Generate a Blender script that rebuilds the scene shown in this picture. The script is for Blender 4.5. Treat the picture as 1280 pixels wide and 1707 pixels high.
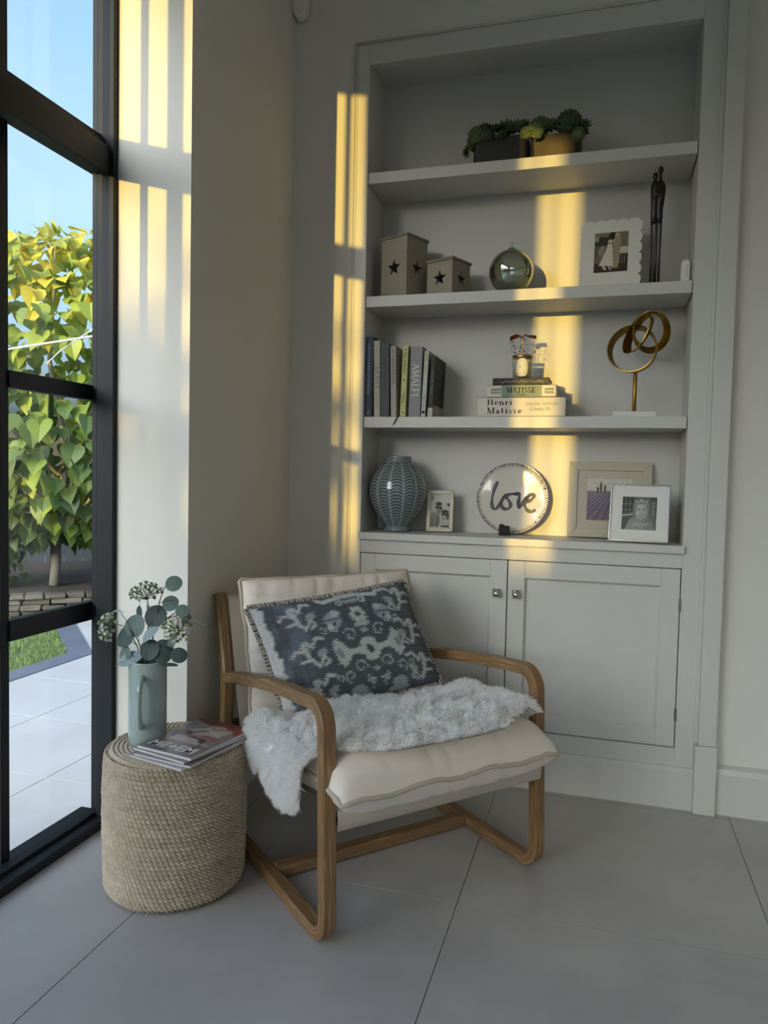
import bpy, bmesh, math, random
import numpy as np
from mathutils import Matrix, Vector, Euler
random.seed(7); rng = np.random.default_rng(11)
for _o in list(bpy.data.objects): bpy.data.objects.remove(_o)
SC = bpy.context.scene; COL = SC.collection
PI = math.pi

# ------------------------------------------------------------------ camera
cam = bpy.data.cameras.new('camera'); camo = bpy.data.objects.new('camera', cam); COL.objects.link(camo)
cam.sensor_fit = 'VERTICAL'; cam.sensor_height = 36.0; cam.sensor_width = 27.0
cam.lens = 1239.8 / 1707.0 * 36.0; cam.clip_start = 0.02; cam.clip_end = 400
_R = Vector((0.95884604, 0.28312243, 0.02135303)); _U = Vector((-0.03404761, 0.0399928, 0.99861972)); _F = Vector((-0.28187767, 0.95824958, -0.04798658))
camo.matrix_world = Matrix(((_R.x, _U.x, -_F.x, 0), (_R.y, _U.y, -_F.y, 0), (_R.z, _U.z, -_F.z, 1.15), (0, 0, 0, 1)))
SC.camera = camo

# ------------------------------------------------------------------ world, sun, exposure
SC.view_settings.view_transform = 'Standard'; SC.view_settings.look = 'None'
SC.view_settings.gamma = 1.0; SC.view_settings.use_curve_mapping = False
SC.view_settings.exposure = 0.13
SC.cycles.use_denoising = True
SC.cycles.max_bounces = 14; SC.cycles.diffuse_bounces = 8; SC.cycles.transparent_max_bounces = 16
SC.cycles.caustics_reflective = False; SC.cycles.caustics_refractive = False
SC.cycles.sample_clamp_indirect = 6.0
SUN_DIR = Vector((0.235, 1.0, -0.0633)).normalized()      # travel direction of the evening sun
wd = bpy.data.worlds.new('evening_sky'); SC.world = wd; wd.use_nodes = True
_n = wd.node_tree.nodes; _l = wd.node_tree.links; _n.clear()
_out = _n.new('ShaderNodeOutputWorld'); _bg = _n.new('ShaderNodeBackground')
_sky = _n.new('ShaderNodeTexSky'); _sky.sky_type = 'NISHITA'; _sky.sun_disc = False
_sky.sun_elevation = math.radians(12); _sky.sun_rotation = math.atan2(-SUN_DIR.x, -SUN_DIR.y)
_sky.altitude = 0; _sky.air_density = 1.0; _sky.dust_density = 9.0; _sky.ozone_density = 5.2
_tc = _n.new('ShaderNodeTexCoord'); _mp = _n.new('ShaderNodeMapping'); _mp.inputs['Scale'].default_value = (1.5, 1.5, 3.2)
_nz = _n.new('ShaderNodeTexNoise'); _nz.inputs['Scale'].default_value = 2.2; _nz.inputs['Detail'].default_value = 6
_rp = _n.new('ShaderNodeValToRGB'); _rp.color_ramp.elements[0].position = .40; _rp.color_ramp.elements[1].position = .75
_mx = _n.new('ShaderNodeMix'); _mx.data_type = 'RGBA'; _mx.blend_type = 'MIX'
_ml = _n.new('ShaderNodeMath'); _ml.operation = 'MULTIPLY'; _ml.inputs[1].default_value = 0.32
_hs = _n.new('ShaderNodeHueSaturation'); _hs.inputs['Saturation'].default_value = 0.0; _hs.inputs['Value'].default_value = 0.62
_l.new(_tc.outputs['Generated'], _mp.inputs[0]); _l.new(_mp.outputs[0], _nz.inputs[0]); _l.new(_nz.outputs[0], _rp.inputs[0])
_l.new(_rp.outputs[0], _ml.inputs[0]); _l.new(_sky.outputs[0], _hs.inputs['Color'])
_l.new(_ml.outputs[0], _mx.inputs[0]); _l.new(_sky.outputs[0], _mx.inputs[6]); _l.new(_hs.outputs[0], _mx.inputs[7])
_h2 = _n.new('ShaderNodeHueSaturation'); _h2.inputs['Saturation'].default_value = 0.85; _l.new(_mx.outputs[2], _h2.inputs['Color']); _l.new(_h2.outputs[0], _bg.inputs[0]); _l.new(_bg.outputs[0], _out.inputs[0])
_bg.inputs[1].default_value = 0.85
sun = bpy.data.lights.new('evening_sun', 'SUN'); suno = bpy.data.objects.new('evening_sun', sun); COL.objects.link(suno)
sun.energy = 5.4; sun.color = (1.0, 0.66, 0.13); sun.angle = math.radians(0.53)
suno.rotation_euler = SUN_DIR.to_track_quat('-Z', 'Y').to_euler(); suno.location = (-3, -8, 4)

# ------------------------------------------------------------------ materials
def lin(c):
    if isinstance(c, str): c = tuple(int(c[i:i+2], 16) / 255 for i in (0, 2, 4))
    return tuple(((x / 12.92) if x <= .04045 else ((x + .055) / 1.055) ** 2.4) for x in c[:3])
def l4(c): return (*lin(c), 1.0)
MATS = {}
def mat(name, col, rough=.6, metal=0.0, var=.05, scale=14, bump=0.0, bscale=120, spec=.5, coat=0.0, sheen=0.0, sub=0.0, trans=0.0, stretch=None):
    m = bpy.data.materials.new(name); m.use_nodes = True; nt = m.node_tree; n = nt.nodes; l = nt.links
    b = n['Principled BSDF']; b.inputs['Roughness'].default_value = rough; b.inputs['Metallic'].default_value = metal
    b.inputs['Specular IOR Level'].default_value = spec
    b.inputs['Coat Weight'].default_value = coat; b.inputs['Sheen Weight'].default_value = sheen
    tc = n.new('ShaderNodeTexCoord'); nz = n.new('ShaderNodeTexNoise'); nz.inputs['Scale'].default_value = scale; nz.inputs['Detail'].default_value = 5
    src = tc.outputs['Object']
    if stretch:
        mp = n.new('ShaderNodeMapping'); mp.inputs['Scale'].default_value = stretch; l.new(src, mp.inputs[0]); src = mp.outputs[0]
    l.new(src, nz.inputs['Vector'])
    mx = n.new('ShaderNodeMix'); mx.data_type = 'RGBA'
    c = lin(col); mx.inputs[6].default_value = (*[max(0, x * (1 - var)) for x in c], 1); mx.inputs[7].default_value = (*[min(1, x * (1 + var)) for x in c], 1)
    l.new(nz.outputs[0], mx.inputs[0]); l.new(mx.outputs[2], b.inputs['Base Color'])
    if bump:
        bn = n.new('ShaderNodeTexNoise'); bn.inputs['Scale'].default_value = bscale; bn.inputs['Detail'].default_value = 4; l.new(src, bn.inputs['Vector'])
        bp = n.new('ShaderNodeBump'); bp.inputs['Strength'].default_value = bump; bp.inputs['Distance'].default_value = .004
        l.new(bn.outputs[0], bp.inputs['Height']); l.new(bp.outputs[0], b.inputs['Normal'])
    if trans:
        tr = n.new('ShaderNodeBsdfTranslucent'); l.new(mx.outputs[2], tr.inputs[0]); ms = n.new('ShaderNodeMixShader'); ms.inputs[0].default_value = trans
        l.new(b.outputs[0], ms.inputs[1]); l.new(tr.outputs[0], ms.inputs[2]); l.new(ms.outputs[0], n['Material Output'].inputs[0])
    MATS[name] = m; return m
def attr_mat(name, rough=.6, bump=0.0, bscale=300, coat=0.0, metal=0.0, spec=.5):
    m = bpy.data.materials.new(name); m.use_nodes = True; nt = m.node_tree; n = nt.nodes; l = nt.links
    b = n['Principled BSDF']; b.inputs['Roughness'].default_value = rough; b.inputs['Coat Weight'].default_value = coat; b.inputs['Metallic'].default_value = metal
    b.inputs['Specular IOR Level'].default_value = spec
    a = n.new('ShaderNodeAttribute'); a.attribute_name = 'Col'; l.new(a.outputs['Color'], b.inputs['Base Color'])
    if bump:
        tc = n.new('ShaderNodeTexCoord'); bn = n.new('ShaderNodeTexNoise'); bn.inputs['Scale'].default_value = bscale; l.new(tc.outputs['Object'], bn.inputs['Vector'])
        bp = n.new('ShaderNodeBump'); bp.inputs['Strength'].default_value = bump; bp.inputs['Distance'].default_value = .003
        l.new(bn.outputs[0], bp.inputs['Height']); l.new(bp.outputs[0], b.inputs['Normal'])
    MATS[name] = m; return m
def glass_mat(name, tint=(1, 1, 1), refl=.5, rough=0.0):
    m = bpy.data.materials.new(name); m.use_nodes = True; nt = m.node_tree; n = nt.nodes; l = nt.links; n.remove(n['Principled BSDF'])
    t = n.new('ShaderNodeBsdfTransparent'); t.inputs[0].default_value = (*tint, 1); g = n.new('ShaderNodeBsdfGlossy'); g.inputs['Roughness'].default_value = rough
    f = n.new('ShaderNodeLayerWeight'); f.inputs[0].default_value = .5; pw = n.new('ShaderNodeMath'); pw.operation = 'POWER'; pw.inputs[1].default_value = 5
    k = n.new('ShaderNodeMath'); k.operation = 'MULTIPLY_ADD'; k.inputs[1].default_value = .96*refl; k.inputs[2].default_value = .04*refl
    ms = n.new('ShaderNodeMixShader'); l.new(f.outputs['Facing'], pw.inputs[0]); l.new(pw.outputs[0], k.inputs[0]); l.new(k.outputs[0], ms.inputs[0]); l.new(t.outputs[0], ms.inputs[1]); l.new(g.outputs[0], ms.inputs[2])
    l.new(ms.outputs[0], n['Material Output'].inputs[0]); MATS[name] = m; return m
def wood_mat(name, c1, c2, c3, rough=.5):
    # grain runs along the 'grain' attribute: x = length, y = round the section (metres)
    m = bpy.data.materials.new(name); m.use_nodes = True; nt = m.node_tree; n = nt.nodes; l = nt.links; b = n['Principled BSDF']
    b.inputs['Roughness'].default_value = rough
    a = n.new('ShaderNodeAttribute'); a.attribute_name = 'grain'
    mp = n.new('ShaderNodeMapping'); mp.inputs['Scale'].default_value = (4, 150, 1); l.new(a.outputs['Vector'], mp.inputs[0])
    nz = n.new('ShaderNodeTexNoise'); nz.inputs['Scale'].default_value = 2.2; nz.inputs['Detail'].default_value = 6; nz.inputs['Distortion'].default_value = .6; l.new(mp.outputs[0], nz.inputs[0])
    r = n.new('ShaderNodeValToRGB'); e = r.color_ramp.elements; e[0].position = .3; e[0].color = l4(c1); e[1].position = .56; e[1].color = l4(c2)
    e2 = e.new(.72); e2.color = l4(c3)
    l.new(nz.outputs[0], r.inputs[0]); l.new(r.outputs[0], b.inputs['Base Color'])
    bp = n.new('ShaderNodeBump'); bp.inputs['Strength'].default_value = .18; bp.inputs['Distance'].default_value = .0015; l.new(nz.outputs[0], bp.inputs['Height']); l.new(bp.outputs[0], b.inputs['Normal'])
    MATS[name] = m; return m

# ------------------------------------------------------------------ geometry helpers
class MB:
    def __init__(s): s.v = []; s.f = []; s.c = []
    def add(s, vs, fs):
        k = len(s.v); s.v += [tuple(p) for p in vs]; s.f += [tuple(i + k for i in f) for f in fs]; return s
    def box(s, x0, x1, y0, y1, z0, z1):
        return s.add([(x0,y0,z0),(x1,y0,z0),(x1,y1,z0),(x0,y1,z0),(x0,y0,z1),(x1,y0,z1),(x1,y1,z1),(x0,y1,z1)],
                     [(3,2,1,0),(4,5,6,7),(0,1,5,4),(1,2,6,5),(2,3,7,6),(3,0,4,7)])
    def prism(s, poly, a0, a1, axis='y'):
        # poly: 2-D outline; axis y -> (x,z), z -> (x,y), x -> (y,z)
        n = len(poly); P = {'y': lambda p, a: (p[0], a, p[1]), 'z': lambda p, a: (p[0], p[1], a), 'x': lambda p, a: (a, p[0], p[1])}[axis]
        return s.add([P(p, a0) for p in poly] + [P(p, a1) for p in poly], [tuple(range(n)), tuple(range(2*n-1, n-1, -1))] + [(i, i+n, (i+1)%n+n, (i+1)%n) for i in range(n)])
    def lathe(s, prof, n=32, c=(0,0,0), axis='z', cap=True):
        vs = []; fs = []
        for r, z in prof:
            for k in range(n):
                a = 2*PI*k/n; p = (r*math.cos(a), r*math.sin(a), z)
                if axis == 'y': p = (p[0], z, -p[1])
                if axis == 'x': p = (z, p[0], p[1])
                vs.append((p[0]+c[0], p[1]+c[1], p[2]+c[2]))
        m = len(prof)
        for i in range(m-1):
            for k in range(n): fs.append((i*n+k, i*n+(k+1)%n, (i+1)*n+(k+1)%n, (i+1)*n+k))
        if cap:
            if prof[0][0] > 1e-6: fs.append(tuple(range(n-1, -1, -1)))
            if prof[-1][0] > 1e-6: fs.append(tuple((m-1)*n+k for k in range(n)))
        return s.add(vs, fs)
    def tube(s, pts, r, n=8, closed=False, cap=True):
        pts = [Vector(p) for p in pts]; m = len(pts); rs = r if isinstance(r, (list, tuple)) else [r]*m
        vs = []; fs = []; up = None
        for i, p in enumerate(pts):
            if closed: t = (pts[(i+1)%m] - pts[i-1])
            else: t = pts[min(i+1, m-1)] - pts[max(i-1, 0)]
            t.normalize()
            if up is None:
                up = Vector((0,0,1)) if abs(t.z) < .9 else Vector((1,0,0))
            up = (up - t*up.dot(t)); 
            if up.length < 1e-6: up = t.orthogonal()
            up.normalize(); sd = t.cross(up)
            for k in range(n):
                a = 2*PI*k/n; vs.append(p + (up*math.cos(a) + sd*math.sin(a))*rs[i])
        for i in range(m if closed else m-1):
            j = (i+1) % m
            for k in range(n): fs.append((i*n+k, i*n+(k+1)%n, j*n+(k+1)%n, j*n+k))
        if cap and not closed: fs += [tuple(range(n-1,-1,-1)), tuple((m-1)*n+k for k in range(n))]
        return s.add(vs, fs)
    def sphere(s, c, r, nu=12, nv=8, sc=(1,1,1)):
        prof = [(max(1e-5, math.sin(PI*i/nv)), -math.cos(PI*i/nv)) for i in range(nv+1)]
        vs = []; k0 = MB().lathe(prof, nu, cap=False)
        return s.add([(c[0]+p[0]*r*sc[0], c[1]+p[1]*r*sc[1], c[2]+p[2]*r*sc[2]) for p in k0.v], k0.f)
    def mesh(s, name, smooth=False):
        me = bpy.data.meshes.new(name); me.from_pydata(s.v, [], s.f); me.update()
        bm = bmesh.new(); bm.from_mesh(me); bmesh.ops.recalc_face_normals(bm, faces=bm.faces); bm.to_mesh(me); bm.free()
        if smooth: me.polygons.foreach_set('use_smooth', [True]*len(me.polygons))
        return me
def np_mesh(name, V, Q, col=None, smooth=True, grain=None):
    V = np.asarray(V, dtype=np.float32).reshape(-1, 3); Q = np.asarray(Q, dtype=np.int32); k = Q.shape[1]
    me = bpy.data.meshes.new(name); me.vertices.add(len(V)); me.vertices.foreach_set('co', V.ravel())
    me.loops.add(Q.size); me.loops.foreach_set('vertex_index', Q.ravel()); me.polygons.add(len(Q))
    me.polygons.foreach_set('loop_start', np.arange(0, Q.size, k, dtype=np.int32)); me.polygons.foreach_set('loop_total', np.full(len(Q), k, dtype=np.int32))
    me.update(calc_edges=True)
    me.polygons.foreach_set('use_smooth', np.full(len(Q), bool(smooth)))
    if col is not None:
        a = me.attributes.new('Col', 'FLOAT_COLOR', 'POINT'); c = np.ones((len(V), 4), dtype=np.float32); c[:, :3] = np.asarray(col).reshape(-1, 3); a.data.foreach_set('color', c.ravel())
    if grain is not None:
        a = me.attributes.new('grain', 'FLOAT_VECTOR', 'POINT'); a.data.foreach_set('vector', np.asarray(grain, dtype=np.float32).ravel())
    return me
def grid_quads(nu, nv, cu=False, cv=False):
    i = np.arange(nu if cu else nu-1); j = np.arange(nv if cv else nv-1); I, J = np.meshgrid(i, j, indexing='ij')
    f = lambda a, b: (a % nu)*nv + (b % nv)
    return np.stack([f(I,J), f(I+1,J), f(I+1,J+1), f(I,J+1)], -1).reshape(-1, 4)
def put(name, mb, m, parent=None, smooth=False, bevel=0.0, seg=2, loc=None, rot=None, world=False, kind=None, auto=False):
    me = mb.mesh(name, smooth) if isinstance(mb, MB) else mb
    if m and not me.materials: me.materials.append(MATS[m] if isinstance(m, str) else m)
    o = bpy.data.objects.new(name, me); COL.objects.link(o)
    if parent:
        o.parent = parent
        if world: o.matrix_parent_inverse = Matrix.Translation(-parent.location)
    if loc: o.location = loc
    if rot: o.rotation_euler = rot
    if bevel:
        b = o.modifiers.new('bevel', 'BEVEL'); b.width = bevel; b.segments = seg; b.limit_method = 'ANGLE'; b.harden_normals = False
    if kind: o['kind'] = kind
    return o
def thing(name, label, cat, loc=(0,0,0), rot=(0,0,0), group=None):
    o = bpy.data.objects.new(name, None); o.empty_display_size = .05; COL.objects.link(o); o.location = loc; o.rotation_euler = rot
    o['label'] = label; o['category'] = cat
    if group: o['group'] = group
    return o
def tag(o, label, cat, group=None):
    o['label'] = label; o['category'] = cat
    if group: o['group'] = group
    return o
def struct(name, mb=None, m=None, label=None, **k):
    if mb is None:
        o = bpy.data.objects.new(name, None); COL.objects.link(o)
    else: o = put(name, mb, m, **k)
    o['kind'] = 'structure'
    if label: o['label'] = label
    return o
def text_mb(s, size, bold=0.0, width=None, spacing=1.0):
    """flat lettering as triangles in the x-z plane, centred, facing -y"""
    cu = bpy.data.curves.new('lettering', 'FONT'); cu.body = s; cu.size = size; cu.align_x = 'CENTER'; cu.align_y = 'CENTER'; cu.offset = bold; cu.space_character = spacing; cu.resolution_u = 2
    o = bpy.data.objects.new('lettering', cu); COL.objects.link(o); dg = bpy.context.evaluated_depsgraph_get(); ev = o.evaluated_get(dg)
    me = bpy.data.meshes.new_from_object(ev); mb = MB(); vs = [(v.co.x, v.co.y) for v in me.vertices]; fs = [tuple(p.vertices) for p in me.polygons]
    bpy.data.objects.remove(o); bpy.data.curves.remove(cu); bpy.data.meshes.remove(me)
    k = 1.0
    if width and vs:
        w = max(v[0] for v in vs) - min(v[0] for v in vs); k = width / w if w > 0 else 1
    mb.add([(x*k, 0.0, y) for x, y in vs], fs); return mb
def xform(mb, M):
    mb.v = [tuple(M @ Vector(p)) for p in mb.v]; return mb
# ------------------------------------------------------------------ paints and surfaces of the room
mat('wall_paint', 'd7d4cd', .75, var=.02, scale=3, bump=.05, bscale=400)
mat('joinery_paint', 'c9c7c2', .45, var=.02, scale=4, bump=.03, bscale=300)
mat('ceiling_paint', 'f4f2ec', .8, var=.02)
mat('frame_black', '1b1e22', .5, var=.08, spec=.25)
mat('gap_shade', '141311', .8)  # near-black standing in for the shade behind the cupboard doors
mat('grout', 'a7a39b', .9)
mat('chrome', 'c9c6c0', .14, metal=1.0, var=.02)
mat('hinge_steel', '8f8c85', .35, metal=1.0)
mat('white_plastic', 'dcdad6', .4)
glass_mat('window_glass', (.97, .985, .98), .6)
def floor_mat(name, c1, c2, c3, rough):
    m = bpy.data.materials.new(name); m.use_nodes = True; nt = m.node_tree; n = nt.nodes; l = nt.links; b = n['Principled BSDF']
    g = n.new('ShaderNodeNewGeometry'); a = n.new('ShaderNodeTexNoise'); a.inputs['Scale'].default_value = 2.6; a.inputs['Detail'].default_value = 7; a.inputs['Roughness'].default_value = .6
    l.new(g.outputs['Position'], a.inputs[0]); r = n.new('ShaderNodeValToRGB'); e = r.color_ramp.elements
    e[0].position = .35; e[0].color = l4(c1); e[1].position = .66; e[1].color = l4(c2); l.new(a.outputs[0], r.inputs[0])
    s = n.new('ShaderNodeTexNoise'); s.inputs['Scale'].default_value = 130; s.inputs['Detail'].default_value = 2; l.new(g.outputs['Position'], s.inputs[0])
    sr = n.new('ShaderNodeValToRGB'); sr.color_ramp.elements[0].position = .66; sr.color_ramp.elements[1].position = .74; l.new(s.outputs[0], sr.inputs[0])
    k = n.new('ShaderNodeMath'); k.operation = 'MULTIPLY'; k.inputs[1].default_value = .25; l.new(sr.outputs[0], k.inputs[0])
    mx = n.new('ShaderNodeMix'); mx.data_type = 'RGBA'; l.new(k.outputs[0], mx.inputs[0]); l.new(r.outputs[0], mx.inputs[6]); mx.inputs[7].default_value = l4(c3)
    l.new(mx.outputs[2], b.inputs['Base Color'])
    rr = n.new('ShaderNodeMapRange'); rr.inputs[3].default_value = rough - .07; rr.inputs[4].default_value = rough + .1; l.new(a.outputs[0], rr.inputs[0]); l.new(rr.outputs[0], b.inputs['Roughness'])
    MATS[name] = m
floor_mat('porcelain_tile', 'a9a6a3', 'b7b4b0', 'cdc8c2', .32)
floor_mat('patio_porcelain', 'd2cdc5', 'dcd7cf', 'e4e0d8', .6)
floor_mat('kerb_stone', '6d737b', '7c828a', '9aa0a6', .7)

# ------------------------------------------------------------------ room shell
struct('floor', MB().box(-1.6, 4.6, -6.6, 2.95, -.12, -.003), 'grout', label='dark grey porcelain tiled floor'); FLOOR = bpy.data.objects['floor']
_xs = [-1.598] + [-.342 + .794*k for k in range(-1, 7)]; _ys = [-6.5] + [1.945 + .79*k for k in range(-10, 2)] + [2.94]
_tm = {}
for i in range(len(_xs)-1):
    for j in range(len(_ys)-1):
        w = _xs[i+1]-_xs[i]-.003; d = _ys[j+1]-_ys[j]-.003; key = (round(w, 3), round(d, 3))
        if key not in _tm:
            _tm[key] = MB().prism([(-w/2, -d/2), (w/2, -d/2), (w/2, d/2), (-w/2, d/2)], -.02, 0, 'z').mesh('tile')
        put('tile', _tm[key], 'porcelain_tile', FLOOR, loc=((_xs[i]+_xs[i+1])/2, (_ys[j]+_ys[j+1])/2, 0))
wl = MB().box(-1.483, -1.225, 2.027, 3.15, 0, 3.1).box(-1.618, -1.483, 2.11, 3.15, 0, 3.1)          # the boxed pillar beside the glazing
wl.box(-1.62, -1.50, -2.213, -.18, 2.80, 3.1).box(-1.70, -1.50, -6.6, -3.69, 0, 3.1)
wl.box(-1.66, -1.50, -.18, 2.078, 2.80, 3.1).box(-1.70, -1.50, -3.69, -2.213, 2.80, 3.1)
struct('wall_left', wl, 'wall_paint')
wb = MB().box(-1.225, -.966, 2.79, 3.15, 0, 3.1).box(-.966, .343, 2.79, 3.15, 2.80, 3.1).box(.343, 4.6, 2.79, 3.15, 0, 3.1).box(-.966, .343, 3.05, 3.15, 0, 2.80)
struct('wall_back', wb, 'wall_paint')
wr = MB().box(4.5, 4.7, -6.6, -4.2, 0, 3.1).box(4.5, 4.7, -1.2, 3.15, 0, 3.1).box(4.5, 4.7, -4.2, -1.2, 2.5, 3.1)
struct('wall_right', wr, 'wall_paint')
struct('wall_rear', MB().box(-1.7, -.1, -6.8, -6.5, 0, 3.1).box(3.9, 4.7, -6.8, -6.5, 0, 3.1).box(-.1, 3.9, -6.8, -6.5, 2.9, 3.1), 'wall_paint')
cl = MB().box(-1.7, 4.7, -6.8, 3.15, 3.1, 3.3)
struct('ceiling', cl, 'ceiling_paint')
bb = MB().prism([(2.79, 0), (2.762, 0), (2.762, .142), (2.768, .16), (2.79, .17)], .406, 4.5, 'x')
struct('baseboard_back', bb, 'joinery_paint')

# ------------------------------------------------------------------ glazing on the left
W1 = struct('window_1', label='tall black steel-look glazed door frame in the left wall')
def wbar(name, *b, bev=.003): put(name, MB().box(*b), 'frame_black', W1, bevel=bev)
for nm, b in {'jamb': (-1.62, -1.565, 2.085, 2.12, 0, 2.8), 'jamb_step': (-1.578, -1.53, 2.028, 2.115, 0, 2.8), 'jamb_cover': (-1.545, -1.483, 2.008, 2.03, 0, 2.8), 'jamb_bead': (-1.555, -1.515, 2.018, 2.032, .03, 2.8)}.items(): wbar(nm, *b)
wbar('jamb', -1.62, -1.51, -.20, -.17, 0, 2.8)
wbar('head', -1.62, -1.50, -.17, 2.04, 2.79, 2.84); wbar('sill', -1.64, -1.575, -.17, 2.06, -.01, .026); wbar('sill_step', -1.58, -1.545, -.17, 2.04, -.01, .042); wbar('sill_cover', -1.55, -1.505, -.17, 2.03, 0, .03)
wbar('transom', -1.61, -1.555, -.17, 2.09, 2.097, 2.2); wbar('transom_step', -1.56, -1.53, -.17, 2.035, 2.075, 2.19); wbar('transom_step', -1.535, -1.515, -.17, 2.03, 2.082, 2.172); wbar('transom_cover', -1.52, -1.498, -.17, 2.028, 2.064, 2.15)
_stiles = [(1.655, 1.687, .015), (1.138, 1.187, .015), (.64, .79, .02), (.25, .28, .015)]
for y0, y1, d in _stiles:
    wbar('stile', -1.602, -1.602+d+.004, y0, y1, .026, 2.79, bev=.002)
_cols = [(-.17, .25), (.28, .64), (.79, 1.138), (1.187, 1.655), (1.687, 2.088)]
_rows = [(.026, .665), (.7246, 1.373), (1.4205, 2.097), (2.2, 2.79)]
for y0, y1 in _cols:
    for zz in ((.665, .7246), (1.373, 1.4205)): wbar('glazing_bar', -1.604, -1.576, y0-.004, y1+.004, *zz, bev=.002)
    for z0, z1 in _rows: put('pane', MB().box(-1.606, -1.602, y0-.005, y1+.005, z0-.005, z1+.005), 'window_glass', W1)
W2 = struct('window_2', label='narrow black glazed side light further back in the left wall')
put('frame', MB().box(-1.66, -1.62, -3.69, -3.66, 0, 2.8).box(-1.66, -1.60, -2.25, -2.213, 0, 2.8).box(-1.634, -1.627, -2.99, -2.975, 0, 2.8).box(-1.66, -1.60, -3.69, -2.213, 2.78, 2.82).box(-1.66, -1.60, -3.69, -2.213, 0, .04), 'frame_black', W2)
put('pane', MB().box(-1.632, -1.629, -3.67, -2.24, .04, 2.78), 'window_glass', W2)
W5 = struct('window_5', label='black glazed doors continuing along the left wall behind the camera')
f5_ = MB().box(-1.62, -1.51, -2.24, -2.20, 0, 2.8)
for k in range(1, 4): f5_.box(-1.602, -1.58, -2.213+k*.505-.02, -2.213+k*.505+.02, .03, 2.79)
for zz in ((.665, .7246), (1.373, 1.4205)): f5_.box(-1.604, -1.576, -2.21, -.2, *zz)
f5_.box(-1.61, -1.50, -2.21, -.19, 2.08, 2.2).box(-1.62, -1.50, -2.21, -.19, 2.79, 2.84).box(-1.62, -1.51, -2.21, -.19, 0, .03); put('frame', f5_, 'frame_black', W5)
put('pane', MB().box(-1.606, -1.602, -2.21, -.2, .03, 2.79), 'window_glass', W5)
struct('wall_sun_block', MB().box(-2.372, -1.828, -3.6, -3.4, -.1, 3.3), 'wall_paint', label='added unseen rendered pier outside the glazing, blocking a band of sun')  # added out of view to keep the sun off the middle of the alcove
W3 = struct('window_fill_right', label='glazed doors added in the unseen right wall to let in more daylight')  # added opening, out of view, to brighten the room with sky light
put('frame', MB().box(4.55, 4.62, -4.2, -4.14, 0, 2.5).box(4.55, 4.62, -2.43, -2.37, 0, 2.5).box(4.55, 4.62, -1.26, -1.2, 0, 2.5).box(4.55, 4.62, -4.2, -1.2, 2.44, 2.5).box(4.55, 4.62, -4.2, -1.2, 0, .06), 'frame_black', W3)
put('pane', MB().box(4.58, 4.584, -4.2, -1.2, .05, 2.45), 'window_glass', W3)
W4 = struct('window_fill_rear', label='wide glazed doors added in the unseen rear wall for fill daylight')  # added opening behind the camera, sized for the fill light it gives
f5 = MB()
for k in range(5): f5.box(-.1+k-.03, -.1+k+.03, -6.68, -6.62, 0, 2.9)
f5.box(-.1, 3.9, -6.68, -6.62, 2.84, 2.9).box(-.1, 3.9, -6.68, -6.62, 0, .06); put('frame', f5, 'frame_black', W4)
put('pane', MB().box(-.1, 3.9, -6.652, -6.648, .05, 2.85), 'window_glass', W4)

# ------------------------------------------------------------------ built-in bookcase
BC = thing('bookcase', 'pale grey built-in alcove bookcase with shelves above a two-door cupboard', 'bookcase', (-.32, 2.78, 0))
def bp(name, mb, m='joinery_paint', **k): return put(name, mb, m, BC, world=True, **k)
bp('stile', MB().box(-.966, -.912, 2.78, 2.815, .0, 2.80), bevel=.002); bp('stile', MB().box(.272, .343, 2.78, 2.815, 0, 2.80), bevel=.002)
bp('head_rail', MB().box(-.912, .272, 2.78, 2.815, 2.72, 2.80), bevel=.002); bp('middle_rail', MB().box(-.912, .272, 2.78, 2.81, .850, .90)); bp('bottom_rail', MB().box(-.912, .272, 2.78, 2.81, .14, .211))
bp('back_panel', MB().box(-.95, .31, 3.01, 3.04, .9, 2.80)); bp('side_panel', MB().box(-.95, -.9125, 2.81, 3.012, .9, 2.78)); bp('side_panel', MB().box(.2725, .31, 2.81, 3.012, .9, 2.78))
bp('top_panel', MB().box(-.95, .31, 2.812, 3.012, 2.748, 2.77)); bp('cupboard_back', MB().box(-.95, .31, 3.01, 3.04, 0, .9), 'gap_shade')
for z in (2.316, 1.846, 1.381): bp('shelf', MB().box(-.909, .269, 2.783, 3.008, z-.042, z), bevel=.0015)
bp('counter', MB().box(-.918, .277, 2.762, 3.01, .902, .93), bevel=.002)
bp('plinth', MB().prism([(2.79, 0), (2.762, 0), (2.762, .130), (2.772, .146), (2.79, .148)], -.966, .335, 'x'))
bead = MB()
for r, dx in ((.0045, 0), (.0035, .011)):
    bead.tube([(-.966-.004+dx, 2.782, 0.15), (-.966-.004+dx, 2.782, 2.806-dx)], r, 8)
    bead.tube([(-.97+dx, 2.782, 2.806-dx), (.352, 2.782, 2.806-dx)], r, 8)
bp('bead_moulding', bead, smooth=True)
bp('architrave', MB().box(.345, .404, 2.748, 2.80, .24, 3.1), bevel=.004); bp('plinth_block', MB().box(.334, .406, 2.738, 2.80, 0, .24), bevel=.003)
bp('scribe_strip', MB().box(.3335, .346, 2.772, 2.80, .15, 3.1), bevel=.002)
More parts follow.
